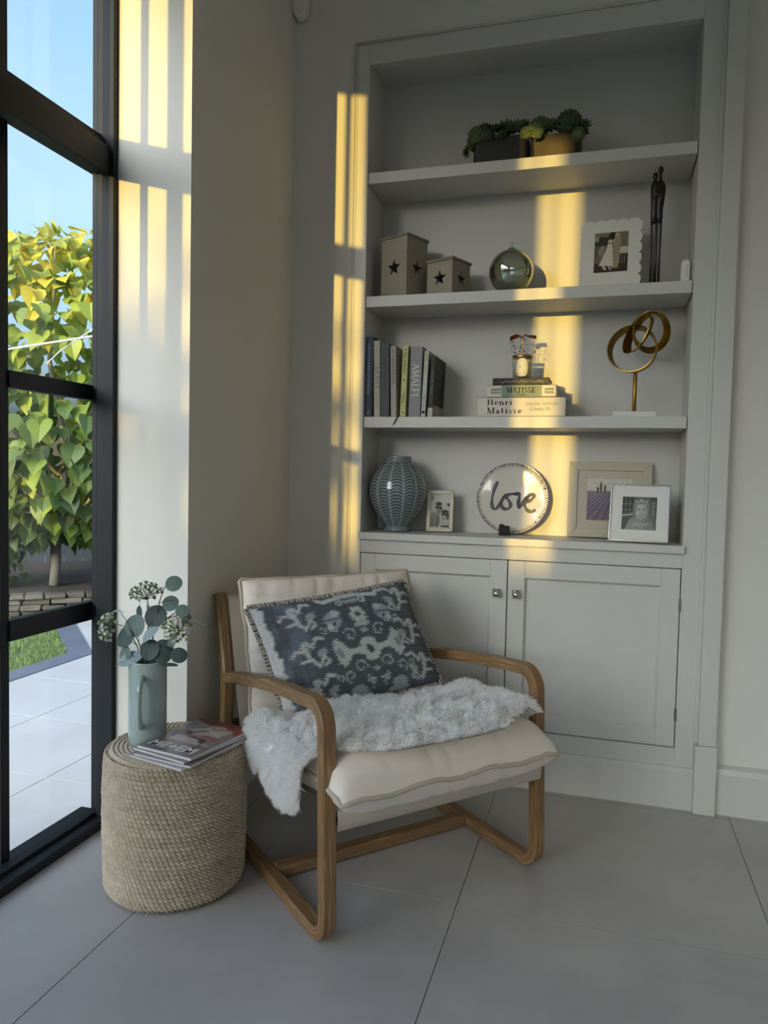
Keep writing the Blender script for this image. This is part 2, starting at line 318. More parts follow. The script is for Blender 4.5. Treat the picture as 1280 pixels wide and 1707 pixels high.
def cup_door(x0, x1, kx, hx):
    s = .062; z0, z1 = .2145, .8465
    d = bp('cupboard_door', MB().box(x0, x1, 2.796, 2.806, z0, z1))
    fr = MB().box(x0, x0+s, 2.781, 2.797, z0, z1).box(x1-s, x1, 2.781, 2.797, z0, z1).box(x0+s, x1-s, 2.781, 2.797, z1-s, z1).box(x0+s, x1-s, 2.781, 2.797, z0, z0+s)
    put('door_frame', fr, 'joinery_paint', d, bevel=.0015)
    mo = MB(); a, b, c, e = x0+s, x1-s, z0+s, z1-s; w = .008
    for P in ([(a, c), (b, c), (b-w, c+w), (a+w, c+w)], [(b, c), (b, e), (b-w, e-w), (b-w, c+w)], [(b, e), (a, e), (a+w, e-w), (b-w, e-w)], [(a, e), (a, c), (a+w, c+w), (a+w, e-w)]):
        mo.add([(P[0][0], 2.786, P[0][1]), (P[1][0], 2.786, P[1][1]), (P[2][0], 2.796, P[2][1]), (P[3][0], 2.796, P[3][1])], [(0, 1, 2, 3)])
    put('panel_moulding', mo, 'joinery_paint', d)
    kz = .722
    put('knob_plate', MB().box(kx-.0165, kx+.0165, 2.776, 2.782, kz-.0165, kz+.0165), 'chrome', d, bevel=.002)
    put('knob', MB().lathe([(.0001, -.032), (.006, -.0315), (.011, -.028), (.0135, -.022), (.012, -.016), (.007, -.012), (.0085, -.006), (.012, -.004)], 24, (kx, 2.781, kz), 'y'), 'chrome', d, smooth=True)
    for hz in (.33, .72): 
        put('hinge', MB().lathe([(.0045, -.022), (.0045, .022)], 10, (hx, 2.780, hz)).box(hx-.003, hx+.003, 2.779, 2.79, hz-.021, hz+.021), 'hinge_steel', d)
cup_door(-.9095, -.3345, -.369, -.911); cup_door(-.3305, .2690, -.297, .2705)
bp('gap_shade_sheet', MB().box(-.912, .272, 2.807, 2.81, .211, .85), 'gap_shade')  # thin dark sheet behind the doors, shade of the gaps put in as colour

# alarm sensor high in the corner
sn = MB().prism([(-.028, -.02), (-.022, -.04), (-.010, -.052), (.012, -.052), (.025, -.04), (.032, -.015)] + [(.032, .12), (-.028, .12)], 0, .045, 'y')
s_ = thing('motion_sensor', 'small white alarm sensor mounted high in the room corner', 'sensor', (-1.196, 2.743, 2.975))
put('housing', sn, 'white_plastic', s_, bevel=.006, seg=3); put('mounting_bracket', MB().box(-.02, .02, .04, .049, -.02, .1), 'white_plastic', s_)

# ------------------------------------------------------------------ garden beyond the glass
mat('lawn_green', '74854a', .9, var=.25, scale=30); mat('grass_blade', '7d9150', .8, var=.2)
mat('bark', '8a8577', .9, var=.2, scale=30, bump=.5, bscale=60); mat('fence_grey', '4a4d50', .8, var=.15, scale=8)
mat('soil', '4a4138', 1.0, var=.2)
for nm, c, tr in (('leaf_sunlit_yellow', 'c3bb46', .4), ('leaf_lime', '93a64a', .4), ('leaf_green', '6a8048', .33), ('leaf_deep', '4a5c3a', .25)): mat(nm, c, .55, var=.12, scale=9, trans=tr)
for i, c in enumerate(('625c50', '6f695c', '514b40', '5e574c')): mat('field_stone_%s' % 'abcd'[i], c, .95, var=.2, scale=14, bump=.6, bscale=40)
struct('ground', MB().box(-40, -1.7, -40, 40, -.5, -.10).box(-1.7, 60, 3.2, 40, -.5, -.1).box(-1.7, 60, -40, -6.8, -.5, -.1).box(4.7, 60, -6.8, 3.2, -.5, -.1), 'soil', label='garden soil around the house')
PAT = struct('patio_ground', MB().box(-3.09, -1.64, -9, 8.5, -.10, -.032).prism([(-3.09, 4.0), (-3.09, 8.5), (-7.5, 8.5)], -.10, -.032, 'z'), 'grout', label='pale paved patio outside the glass')
_px = [-3.085, -2.53, -1.99, -1.642]; _py = [.06 + .5607*k for k in range(-4, 14)]
_pm = {}
for i in range(3):
    for j in range(len(_py)-1):
        w = _px[i+1]-_px[i]-.005; d = .5607-.005
        if i not in _pm: _pm[i] = MB().prism([(-w/2, -d/2), (w/2, -d/2), (w/2, d/2), (-w/2, d/2)], -.03, 0, 'z').mesh('tile')
        put('tile', _pm[i], 'patio_porcelain', PAT, loc=((_px[i]+_px[i+1])/2, (_py[j]+_py[j+1])/2, -.02))
put('slab', MB().prism([(-3.11, 4.0), (-3.11, 7.5), (-6.6, 7.5)], -.06, -.021, 'z'), 'patio_porcelain', PAT)
kb = MB().prism([(-3.235, -8), (-3.09, -8), (-3.09, 3.99), (-4.02, 4.93), (-4.13, 4.84), (-3.235, 3.93)], -.1, -.016, 'z')
KB = tag(put('kerb', kb, 'kerb_stone', bevel=.004), 'smooth grey stone kerb edging the lawn', 'kerb')
LW = struct('lawn_ground', MB().prism([(-9, -8), (-3.235, -8), (-3.235, 3.93), (-6.62, 7.36), (-9, 7.36)], -.1, -.022, 'z'), 'lawn_green', label='short green lawn inside the kerb')
# grass blades near the kerb corner
n = 16000; gx = rng.uniform(-5.2, -3.25, n); gy = rng.uniform(2.3, 5.6, n); keep = (gy < 3.93 - (gx + 3.235)) ; gx, gy = gx[keep], gy[keep]; n = len(gx)
an = rng.uniform(0, 2*PI, n); hh = rng.uniform(.018, .035, n); ww = .004; lean = rng.uniform(-.012, .012, (n, 2))
V = np.zeros((n, 3, 3)); V[:, 0] = np.stack([gx-ww*np.cos(an), gy-ww*np.sin(an), np.full(n, -.024)], 1); V[:, 1] = np.stack([gx+ww*np.cos(an), gy+ww*np.sin(an), np.full(n, -.024)], 1); V[:, 2] = np.stack([gx+lean[:, 0], gy+lean[:, 1], -.022+hh], 1)
gr = put('grass_blades', np_mesh('grass_blades', V.reshape(-1, 3), np.arange(3*n).reshape(-1, 3), smooth=False), 'grass_blade', LW, kind='stuff')

# dry-stone edging of the raised bed
t = Vector((.77, .638, 0)).normalized(); nn = Vector((t.y, -t.x, 0)); P0 = Vector((-4.05, 4.98, 0))
SW = thing('raised_bed', 'low raised garden bed edged with dry-stone behind the lawn', 'garden bed', (P0.x, P0.y, -.1), (0, 0, math.atan2(t.y, t.x)))
put('bank', MB().box(-3, 3, .12, 2.6, 0, .22), 'soil', SW)
z = 0.0; rows = 6
for r in range(rows):
    h = .044; x = -2.2 + random.uniform(0, .1)
    while x < 1.6:
        w = random.uniform(.11, .26); hh_ = h*random.uniform(.8, .98); d = random.uniform(-.015, .02)
        b = MB().box(0, w-.008, d, .14, 0, hh_); j = [(random.uniform(-.008, .008), random.uniform(-.008, .008), random.uniform(-.005, .004)) for _ in b.v]
        b.v = [(p[0]+q[0], p[1]+q[1], p[2]+q[2]) for p, q in zip(b.v, j)]
        put('stone', b, 'field_stone_' + random.choice('abcd'), SW, bevel=.008, seg=1, loc=(x, 0, r*h))
        x += w

def leaf_mb(L=.15):
    # broad heart-shaped leaf with a folded mid-rib and a drawn-out tip, 14 triangles
    o = [(0, 0), (.18, -.06), (.42, .02), (.52, .25), (.46, .5), (.3, .72), (.12, .9), (0, 1.05)]
    vs = []; 
    for x, y in o: vs.append((x*L, y*L, abs(x)*.35*L - .25*L*y*y))
    for x, y in o[1:-1]: vs.append((-x*L, y*L, abs(x)*.28*L - .25*L*y*y))
    rib = [(0, .25*L, -.015*L), (0, .5*L, -.06*L), (0, .75*L, -.14*L)]
    vs += rib; R0 = 14
    fs = [(0, 1, 2, R0), (R0, 2, 3), (R0, 3, 4, R0+1), (R0+1, 4, 5, R0+2), (R0+2, 5, 6, 7), (0, R0, 9, 8), (R0, 10, 9), (R0, R0+1, 11, 10), (R0+1, R0+2, 12, 11), (R0+2, 7, 13, 12)]
    return MB().add(vs, fs)
def leaf_cloud(n, c, rad, zr, L, shell=.75, sq=3):
    """leaf positions and rotations over a rounded crown, facing outwards and drooping"""
    out = []
    for _ in range(n):
        a = random.uniform(0, 2*PI); u = random.uniform(-1, 1); rr = random.uniform(shell, 1.0)
        k = (1 - abs(u)**sq)**.5
        p = Vector((c[0]+math.cos(a)*rad*k*rr, c[1]+math.sin(a)*rad*k*rr, zr[0]+(u+1)/2*(zr[1]-zr[0])))
        p.z += random.uniform(-.1, .12)
        out.append((p, a, u))
    return out
def leaf_matrix(p, a, u, L):
    droop = random.uniform(.5, 1.3) - .55*max(0, u); s = random.uniform(.65, 1.15)
    return Matrix.Translation(p) @ Matrix.Rotation(a - PI/2 + random.uniform(-.9, .9), 4, 'Z') @ Matrix.Rotation(-droop, 4, 'X') @ Matrix.Rotation(random.uniform(-.6, .6), 4, 'Y') @ Matrix.Scale(s, 4)
TC = Vector((-4.62, 5.45, .0))
TR = thing('pleached_tree', 'broad-leaved garden tree with yellow-green leaves behind the stone wall', 'tree', (TC.x, TC.y, .1))
tk = MB().tube([(0, 0, .03), (.01, 0, .2), (0, .01, .4)], [.05, .042, .045], 12)
for dx, dz in ((-.22, .35), (.05, .5), (.28, .38), (.1, .42)): tk.tube([(0, .01, .36), (dx*.4, .02, .4+dz*.35), (dx, .05+abs(dx)*.2, .4+dz), (dx*1.5, .1, .6+dz*1.6)], [.036, .026, .02, .012], 8)
put('trunk', tk, 'bark', TR, smooth=True)
put('branches', MB().tube([(0, 0, .5), (.05, .1, 1.2), (-.1, .05, 2.0), (.0, 0, 2.7)], [.03, .028, .02, .01], 8).tube([(0, .05, 1.0), (.5, -.1, 1.6), (.9, -.2, 2.2)], [.02, .015, .008], 6).tube([(0, .05, 1.0), (-.5, -.1, 1.5), (-.9, -.3, 2.1)], [.02, .015, .008], 6), 'bark', TR, smooth=True)
wisp = MB().tube([(0.596, -0.712, 2.593), (0.600, -0.705, 2.720), (0.655, -0.686, 2.775), (0.762, -0.653, 2.809), (0.878, -0.617, 2.834)], .004, 5)
put('shoots', wisp, 'bark', TR)
wire = MB().tube([(0.749, -1.596, 1.775), (0.946, -1.536, 1.810), (1.468, -1.377, 1.905), (1.772, -1.285, 1.962)], .007, 6).tube([(1.148, -1.428, 1.730), (1.227, -1.401, 1.813), (1.434, -1.332, 1.965), (1.553, -1.293, 2.053)], .004, 5)
LM = {k: leaf_mb().mesh('leaf') for k in ('leaf_sunlit_yellow', 'leaf_lime', 'leaf_green', 'leaf_deep')}
for k, me in LM.items(): me.materials.append(MATS[k])
pts = leaf_cloud(2300, (0, 0), 1.25, (.5, 2.98), .15)
vd = Vector((TC.x, TC.y, 0)).normalized()
pts.sort(key=lambda q: (q[0].x*vd.x + q[0].y*vd.y))                    # nearest the house first
def leaf_kind(u):  # yellower towards the top: the sunlit look is put into the leaf colour
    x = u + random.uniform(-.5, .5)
    return 'leaf_sunlit_yellow' if x > .75 else 'leaf_lime' if x > .15 else ('leaf_lime' if random.random() < .3 else 'leaf_green') if x > -.6 else random.choice(('leaf_green', 'leaf_deep', 'leaf_lime'))
rest = {k: MB() for k in LM}; base = leaf_mb()
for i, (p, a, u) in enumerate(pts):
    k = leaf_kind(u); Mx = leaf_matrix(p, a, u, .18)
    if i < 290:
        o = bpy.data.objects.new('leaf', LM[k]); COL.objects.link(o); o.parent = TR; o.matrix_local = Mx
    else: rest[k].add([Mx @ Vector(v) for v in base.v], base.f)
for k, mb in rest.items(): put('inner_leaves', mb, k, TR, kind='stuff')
put('training_wire', wire, 'white_plastic', TR)

FD = Vector((-.70, .71, 0)).normalized(); FT = Vector((.71, .70, 0)).normalized(); FC = FD*9.3
FN = thing('garden_fence', 'dark grey close-boarded fence at the end of the garden', 'fence', (FC.x, FC.y, -.1), (0, 0, math.atan2(FT.y, FT.x)))
_bm = MB().box(-.096, .096, 0, .02, 0, 1.75).mesh('board')
for k in range(28): put('board', _bm, 'fence_grey', FN, loc=(-2.7+k*.2, random.uniform(0, .01), 0))
put('rail', MB().box(-2.9, 3, .02, .06, .4, .5).box(-2.9, 3, .02, .06, 1.3, 1.4), 'fence_grey', FN)
def bush(name, label, c, rad, zr, n, kinds, cat='shrub', L=.1, shell=.5, sq=3):
    r = thing(name, label, cat, (c[0], c[1], c[2])); mb = {k: MB() for k in kinds}; b = leaf_mb(L)
    for p, a, u in leaf_cloud(n, (0, 0), rad, zr, L, shell=shell, sq=sq):
        k = random.choice(kinds); Mx = leaf_matrix(p, a, u, L); mb[k].add([Mx @ Vector(v) for v in b.v], b.f)
    for k, m in mb.items(): put('foliage', m, k, r, kind='stuff')
    st = MB()
    for _ in range(5): 
        a = random.uniform(0, 6.28); st.tube([(0, 0, .014), (math.cos(a)*rad*.3, math.sin(a)*rad*.3, zr[1]*.4), (math.cos(a)*rad*.6, math.sin(a)*rad*.6, zr[1]*.8)], [.02, .012, .005], 6)
    put('stems', st, 'bark', r, smooth=True); return r
bush('dark_shrub', 'dark shrub in the raised bed left of the tree trunk', (-5.15, 5.15, .12), .42, (0, 1.0), 420, ('leaf_deep', 'leaf_green'), L=.09)
bush('low_shrub', 'low grey-green plant in the raised bed right of the trunk', (-4.2, 6.0, .12), .3, (0, .3), 160, ('leaf_green', 'leaf_deep'), L=.07)
# tall garden hedge that the low sun comes over and through
bush('boundary_hedge', 'tall loose hedge further along the garden, out of the picture', (-6.42, -12.9, -.1), 1.68, (.2, 3.2), 5200, ('leaf_green', 'leaf_lime'), cat='hedge', L=.2, shell=.3, sq=8)
bush('garden_tree', 'round bushy tree beyond the garden fence, to the left of the pleached tree', (-10.2, 6.2, -.1), 2.0, (.4, 3.6), 900, ('leaf_green', 'leaf_deep'), cat='tree', L=.24, shell=.4)
bush('garden_tree', 'broad dark tree beyond the garden fence, farthest left of the garden', (-11.0, 1.8, -.1), 2.3, (.3, 3.9), 1000, ('leaf_deep', 'leaf_green'), cat='tree', L=.24, shell=.4)
bush('garden_tree', 'loose green tree beyond the garden fence, to the right of the pleached tree', (-5.4, 10.6, -.1), 1.8, (.4, 3.3), 800, ('leaf_green', 'leaf_lime'), cat='tree', L=.24, shell=.4)
struct('wall_sun_screen', MB().box(-3.3, 8, -15.2, -15.0, -.1, 3.0).box(-14, -3.3, -15.2, -15.0, -.1, 1.97), 'wall_paint', label='added unseen rendered wall behind the house, holding off the low sun')  # added out of view; the taller stretch keeps sun out of the rear glazing
# ------------------------------------------------------------------ armchair
wood_mat('oiled_oak', '614830', '8c6c46', 'bba079', .45)
mat('linen_cream', 'e6dccf', .85, var=.04, scale=6, bump=.25, bscale=900, sheen=.2)
mat('sling_canvas', 'c3b8aa', .9, var=.04, bump=.2, bscale=900)
mat('mount_paper', 'e4e0d8', .8); mat('piping_cream', 'bdb2a2', .85, bump=.2, bscale=700)
mat('fleece_skin', 'f8f6f2', .95, var=.03); mat('fleece_hair', 'fbfaf8', .9, var=.03, scale=40, spec=.1, trans=.5)
CO = Vector((-.608, 1.63, 0)); CR = math.radians(48)
def cworld(u, v, z): return CO + Matrix.Rotation(CR, 3, 'Z') @ Vector((u, v, z))
def chair_thing(name, label, cat, u, v, z, group=None): return thing(name, label, cat, tuple(cworld(u, v, z)), (0, 0, CR), group)
def round_path(pts, radii, n=8):
    out = []
    for i, p in enumerate(pts):
        p = Vector(p)
        if i in (0, len(pts)-1) or not radii[i]: out.append(p); continue
        a = (Vector(pts[i-1]) - p); b = (Vector(pts[i+1]) - p); la, lb = a.length, b.length; a.normalize(); b.normalize()
        th = a.angle(b); d = min(radii[i]/math.tan(th/2), la*.49, lb*.49); r = d*math.tan(th/2); bis = (a+b).normalized(); c = p + bis*(r/math.sin(th/2))
        s = p + a*d - c; e = p + b*d - c
        for k in range(n+1):
            t = k/n; w = th_ = PI - th; q = (s*math.sin((1-t)*w) + e*math.sin(t*w))/math.sin(w); out.append(c + q)
    return out
def sweep(path, thick, u0, u1, dv=0.0, bev=.0028, s0=0.0):
    """sweep a rounded bar along a path in the (v, z) plane; it is u0..u1 wide; returns mesh with the grain attribute"""
    P = [Vector((p[0]+dv, p[1])) for p in path]; m = len(P); h = thick/2; b = bev
    ring = [(u0+b, -h), (u1-b, -h), (u1, -h+b), (u1, h-b), (u1-b, h), (u0+b, h), (u0, h-b), (u0, -h+b)]
    per = [0]; 
    for i in range(1, 9): a, c = ring[i-1], ring[i % 8]; per.append(per[-1] + math.hypot(a[0]-c[0], a[1]-c[1]))
    V = []; G = []; s = s0
    for i, p in enumerate(P):
        t = (P[min(i+1, m-1)] - P[max(i-1, 0)]).normalized(); nrm = Vector((-t.y, t.x))
        if 0 < i < m-1:
            t1 = (P[i]-P[i-1]).normalized(); k = 1/max(.3, t1.dot(t))
        else: k = 1
        if i: s += (p - P[i-1]).length
        for j, (u, o) in enumerate(ring): q = p + nrm*o*k; V.append((u, q.x, q.y)); G.append((s, per[j] + u0*3.7, 0))
    Q = []
    for i in range(m-1):
        for j in range(8): Q.append((i*8+j, (i+1)*8+j, (i+1)*8+(j+1) % 8, i*8+(j+1) % 8))
    Q = [q[::-1] for q in Q]
    for base, rev in ((0, False), ((m-1)*8, True)):
        for q in ((0, 1, 2, 7), (7, 2, 3, 6), (6, 3, 4, 5)): Q.append(tuple(base+x for x in (q if not rev else q[::-1])))
    me = np_mesh('bar', V, Q, smooth=False, grain=G)
    bm = bmesh.new(); bm.from_mesh(me); bmesh.ops.recalc_face_normals(bm, faces=bm.faces); bm.to_mesh(me); bm.free(); me.polygons.foreach_set('use_smooth', [True]*len(me.polygons)); me.set_sharp_from_angle(angle=math.radians(28)); return me
AC = chair_thing('armchair', 'oak-framed armchair with cream linen cushions in front of the bookcase', 'armchair', 0, 0, 0)
def side_frame(u0, u1, dv):
    leg = round_path([(.13, .0175), (.0165, .0175), (.042, .588), (.16, .5795)], [0, .055, .075, 0], 12); L = sum((leg[i+1]-leg[i]).length for i in range(len(leg)-1))
    put('front_leg', sweep(leg, .033, u0, u1, dv), 'oiled_oak', AC)
    put('armrest', sweep([(.16, .5795), (.25, .5725), (.35, .562), (.45, .548), (.55, .531), (.64, .5135), (.735, .493)], .033, u0, u1, dv, s0=L), 'oiled_oak', AC)
    put('bottom_rail', sweep([(.71, .0175), (.4, .0175), (.13, .0175)], .033, u0, u1, dv, s0=-.58), 'oiled_oak', AC)
    put('back_post', sweep(round_path([(.735, .0), (.748, .25), (.738, .50), (.812, .73), (.819, .752)], [0, .5, .12, 0, 0], 6), .036, u0, u1, dv, bev=.006, s0=2.1), 'oiled_oak', AC)
side_frame(0, .037, 0); side_frame(.704, .741, .02)
def bar_u(u0, u1, v0, v1, z0, z1):
    V = []; G = []; ring = [(v0, z0), (v1, z0), (v1, z1), (v0, z1)]
    for u in np.linspace(u0, u1, 8):
        for j, (v, z) in enumerate(ring): V.append((u, v, z)); G.append((u*1.0+5, j*.035, 0))
    q = grid_quads(8, 4, False, True)
    return np_mesh('bar', V, np.vstack([q, [[0, 1, 2, 3], [31, 30, 29, 28]]]), smooth=False, grain=G)
put('crossbar', bar_u(.036, .705, .352, .392, .004, .038), 'oiled_oak', AC, bevel=.003)
put('crossbar', bar_u(.036, .705, .742, .770, .30, .345), 'oiled_oak', AC, bevel=.003)
put('front_bar', bar_u(.036, .705, .028, .05, .29, .33), 'oiled_oak', AC, bevel=.003)
# canvas sling, folded over the front bar and up the back posts
sl = []
for i, (v, z) in enumerate([(.030, .276), (.012, .285), (.008, .315), (.018, .337), (.10, .331), (.3, .312), (.5, .292), (.62, .285), (.66, .31), (.70, .42), (.735, .55), (.790, .725), (.805, .742), (.818, .735)]):
    sl.append((v, z))
SV = []; 
for k in (0, 1):
    for (v, z) in sl:
        for u in np.linspace(.039, .702, 9): SV.append((u, v + (.003 if k else 0), z + (.004 if k else 0) - .012*math.sin(PI*(u-.039)/.663)*(1 if .05 < v < .6 else 0)))
n0 = len(sl)*9; sq = grid_quads(len(sl), 9); put('sling', np_mesh('sling', SV, np.vstack([sq, sq[:, ::-1] + n0])), 'sling_canvas', AC, smooth=True)

def pillow_mesh(wd, ht, th, nu=40, nv=40, pinch=.05, crease=0.0, seed=0, p=3.0):
    """soft cushion in x (width), y (height), z (thickness) centred at the origin; returns arrays for the front and back sheets"""
    s = np.linspace(-1, 1, nu); t = np.linspace(-1, 1, nv); S, T = np.meshgrid(s, t, indexing='ij')
    ed = (1-np.abs(S)**p)*(1-np.abs(T)**p); H = th/2*np.sqrt(np.clip(ed, 0, 1))**.85
    X = S*wd/2*(1 - pinch*(1-np.abs(T)**2)*np.abs(S)**2*0 - pinch*(1-T**2)*np.abs(S)**3); Y = T*ht/2*(1 - pinch*(1-S**2)*np.abs(T)**3)
    r = np.random.default_rng(seed); W = np.zeros_like(S)
    for _ in range(9):
        a, b, ph = r.uniform(2, 9), r.uniform(2, 9), r.uniform(0, 6.28); W += np.sin(a*S + b*T + ph)/9
    e2 = np.clip(ed, 0, 1); H = H*(1 + .10*W) + crease*W*np.sqrt(e2)
    # short pull creases near the seams
    cr = np.zeros_like(S)
    for _ in range(26):
        x0 = r.uniform(-.9, .9); w = r.uniform(.015, .04); side = r.choice([-1, 1]); L = r.uniform(.25, .55)
        if r.random() < .65: cr += -np.exp(-((S-x0-.25*(T*side-1))/w)**2)*np.clip(1-(1-T*side)/L, 0, 1)
        else: cr += -np.exp(-((T-x0)/w)**2)*np.clip(1-(1-S*side)/L, 0, 1)
    H = H + cr*crease*1.2*np.sqrt(e2)**.5
    return X, Y, H, S, T
def cushion(name, parent, frame, wd, ht, th, m, off, seam=.006, **k):
    """frame: function (x, y, z) -> (u, v, z)"""
    X, Y, H, S, T = pillow_mesh(wd, ht, th, 64, 56, **k); A = np.stack([X, Y, H], -1).reshape(-1, 3); B = np.stack([X, Y, -H], -1).reshape(-1, 3)
    P = frame(np.vstack([A, B])) - np.array(off); q = grid_quads(64, 56); o = put(name, np_mesh(name, P, np.vstack([q, q[:, ::-1]+len(A)])), m, parent)
    e = [(i, 0) for i in range(64)] + [(63, j) for j in range(1, 56)] + [(i, 55) for i in range(62, -1, -1)] + [(0, j) for j in range(54, 0, -1)]
    rr = np.random.default_rng(k.get('seed', 0)+5); pts = []
    for n_, (i, j) in enumerate(e[::2]): pts.append(np.array([X[i, j]*1.006, Y[i, j]*1.006, 0.004*math.sin(n_*.7) + rr.normal()*.0012]))
    pp = frame(np.array(pts)) - np.array(off); put('piping', MB().tube([tuple(x) for x in pp], seam, 8, closed=True), 'piping_cream', o, smooth=True); return o
def plane_frame(c, ex, ey, ez):
    c, ex, ey, ez = (np.array(x, float) for x in (c, ex, ey, ez))
    def f(P): P = np.atleast_2d(P); return c + P[:, :1]*ex + P[:, 1:2]*ey + P[:, 2:3]*ez
    return f
def unit(v): v = np.array(v, float); return v/np.linalg.norm(v)
# seat cushion: x -> u, y -> v, z -> up (tilted back a little)
ey = unit((0, .62, -.065)); ez = np.cross((1, 0, 0), ey)
def seat_frame(P):
    q = plane_frame((.362, .275, .376), (1, 0, 0), ey, ez)(P)
    front = np.clip((.03-q[:, 1])/.09, 0, 1); lo = P[:, 2] < 0                  # the front lip rolls down over the bar
    q[:, 2] -= .030*front; return q
cushion('seat_cushion', AC, seat_frame, .700, .665, .165, 'linen_cream', (0, 0, 0), pinch=.02, crease=.005, seed=3, p=5.5)
by = unit((0, .115, .40)); bz = np.cross(by, (1, 0, 0)); bz = bz if bz[1] < 0 else -bz
cushion('back_cushion', AC, plane_frame((.355, .635, .605), (1, 0, 0), by, bz), .635, .43, .14, 'linen_cream', (0, 0, 0), pinch=.03, crease=.009, seed=8, p=4.2)


# ------------------------------------------------------------------ sheepskin throw
PX = [(-.012, .285), (-.028, .33), (-.034, .39), (-.03, .43), (-.008, .455), (.05, .462), (.15, .455), (.3, .452), (.45, .452), (.58, .455), (.66, .462), (.695, .455), (.705, .437)]
def fleece_surface(a, b):
    """a 0..1 across from the hanging left edge to the right lobe, b 0..1 from front to back -> (u, v, z)"""
    k = np.array(PX); seg = np.r_[0, np.cumsum(np.hypot(*np.diff(k, axis=0).T))]; s = a*seg[-1]
    u = np.interp(s, seg, k[:, 0]); z = np.interp(s, seg, k[:, 1])
    kn = np.array([0, .04, .10, .16, .22, .28, .36, .45, .55, .64, .72, .80, .86, .92, .97, 1.0])
    vf = np.interp(a, kn, [.14, .095, .08, .075, .07, .03, -.03, -.06, -.085, -.095, -.075, -.03, .02, .025, .02, .06])
    vb = np.interp(a, kn, [.31, .37, .40, .43, .45, .45, .44, .44, .44, .44, .46, .47, .44, .36, .28, .21])
    v = vf + (vb-vf)*b
    flat = np.clip((u-.005)/.05, 0, 1); flat = flat*flat*(3-2*flat)
    S_ = np.clip((u-.362)/.3575, -.985, .985); T_ = np.clip((np.maximum(v, -.040)-.275)/.3325, -.985, .985); ed = (1-np.abs(S_)**5.5)*(1-np.abs(T_)**5.5)
    top = .376 - .1045*(v-.275) + .0825*np.sqrt(np.clip(ed, 0, 1))**.85 - .030*np.clip((.03-v)/.09, 0, 1)
    drop = np.clip(-.040-v, 0, 1)*flat; top = top - 1.5*drop; v = np.where(v < -.040, -.040 + (v+.040)*(1-.72*flat), v)
    top = top + .016 + .008*np.sin(u*17+v*9)*np.clip((v-.1)/.1, 0, 1) + .006*np.sin(v*31-u*12)*np.clip((v-.1)/.1, 0, 1)
    top = top - .016*np.clip((v-.33)/.1, 0, 1)
    rr_ = np.clip((u-.62)/.08, 0, 1); top = np.maximum(top, .452 - .05*rr_**3 - .1045*(v-.275)) + .024*np.exp(-((a-.945)/.04)**2)
    z = z*(1-flat) + top*flat
    z = z + (1-flat)*.06*np.abs(b-.45)*np.clip(1-a/.2, 0, 1)
    return u, v, z
FS = chair_thing('sheepskin', 'fluffy white sheepskin spread over the seat and hanging below the left arm', 'sheepskin', .36, .3, .44); fo = np.array([.36, .3, .44])
na, nb = 90, 50; Aa, Bb = np.meshgrid(np.linspace(0, 1, na), np.linspace(0, 1, nb), indexing='ij'); u, v, z = fleece_surface(Aa, Bb); top = np.stack([u, v, z], -1)
du = np.gradient(top, axis=0); dvv = np.gradient(top, axis=1); N = np.cross(du, dvv); N /= np.linalg.norm(N, axis=-1, keepdims=True) + 1e-9
edge = np.clip(np.minimum.reduce([Aa, 1-Aa, Bb*.6, (1-Bb)*.6])/.06, 0, 1)[..., None]
lump = (np.sin(u*38+v*15)+np.sin(v*52-u*21)+np.sin((u+v)*70)+np.sin(u*90-v*60))[..., None]*.0028
A_ = top + N*(.006*edge**.5 + lump*edge); B_ = top - N*.006
q = grid_quads(na, nb); put('hide', np_mesh('hide', np.vstack([A_.reshape(-1, 3), B_.reshape(-1, 3)]) - fo, np.vstack([q, q[:, ::-1]+na*nb])), 'fleece_skin', FS)
ns = 90000; a = rng.uniform(0, 1, ns); b = rng.uniform(0, 1, ns)
ia = np.clip((a*(na-1)).astype(int), 0, na-2); ib = np.clip((b*(nb-1)).astype(int), 0, nb-2); fa = a*(na-1)-ia; fb = b*(nb-1)-ib
def bil(G): return (G[ia, ib]*((1-fa)*(1-fb))[:, None] + G[ia+1, ib]*(fa*(1-fb))[:, None] + G[ia, ib+1]*((1-fa)*fb)[:, None] + G[ia+1, ib+1]*(fa*fb)[:, None])
P = bil(A_); Nn = bil(N); Tu = bil(du); Tu /= np.linalg.norm(Tu, axis=1, keepdims=True)+1e-9; Tv = bil(dvv); Tv /= np.linalg.norm(Tv, axis=1, keepdims=True)+1e-9
# locks: strands in the same cell of a warped grid lean the same way
cu_ = np.floor((P[:, 0]*1.0 + .01*np.sin(P[:, 1]*60))*48); cv_ = np.floor((P[:, 1] + P[:, 2] + .01*np.sin(P[:, 0]*70))*48)
hsh = lambda x, y, s: np.modf(np.abs(np.sin(x*12.9898 + y*78.233 + s)*43758.5453))[0]
ang = hsh(cu_, cv_, 1.0)*2*PI; am = .4 + .6*hsh(cu_, cv_, 2.0)
outw_u = (a-.5)*2; outw_v = (b-.5)*2
ex_ = np.clip(np.abs(outw_u)-.86, 0, .2)*6*np.sign(outw_u); ey_ = np.clip(np.abs(outw_v)-.75, 0, .25)*5*np.sign(outw_v)
D = Nn + Tu*(np.cos(ang)*am + ex_ + rng.normal(0, .18, ns))[:, None] + Tv*(np.sin(ang)*am + ey_ - .35 + rng.normal(0, .18, ns))[:, None]
D /= np.linalg.norm(D, axis=1, keepdims=True); Ls = rng.uniform(.015, .027, ns)[:, None]
sd = np.cross(D, rng.normal(0, 1, (ns, 3))); sd /= np.linalg.norm(sd, axis=1, keepdims=True); wS = .0011
curl = np.cross(D, sd)*rng.normal(0, .25, (ns, 1))
p0 = P - Nn*.003; p1 = P + D*Ls*.55 + curl*Ls*.35; p2 = P + D*Ls + curl*Ls*.9 - np.array([0, 0, .0035])
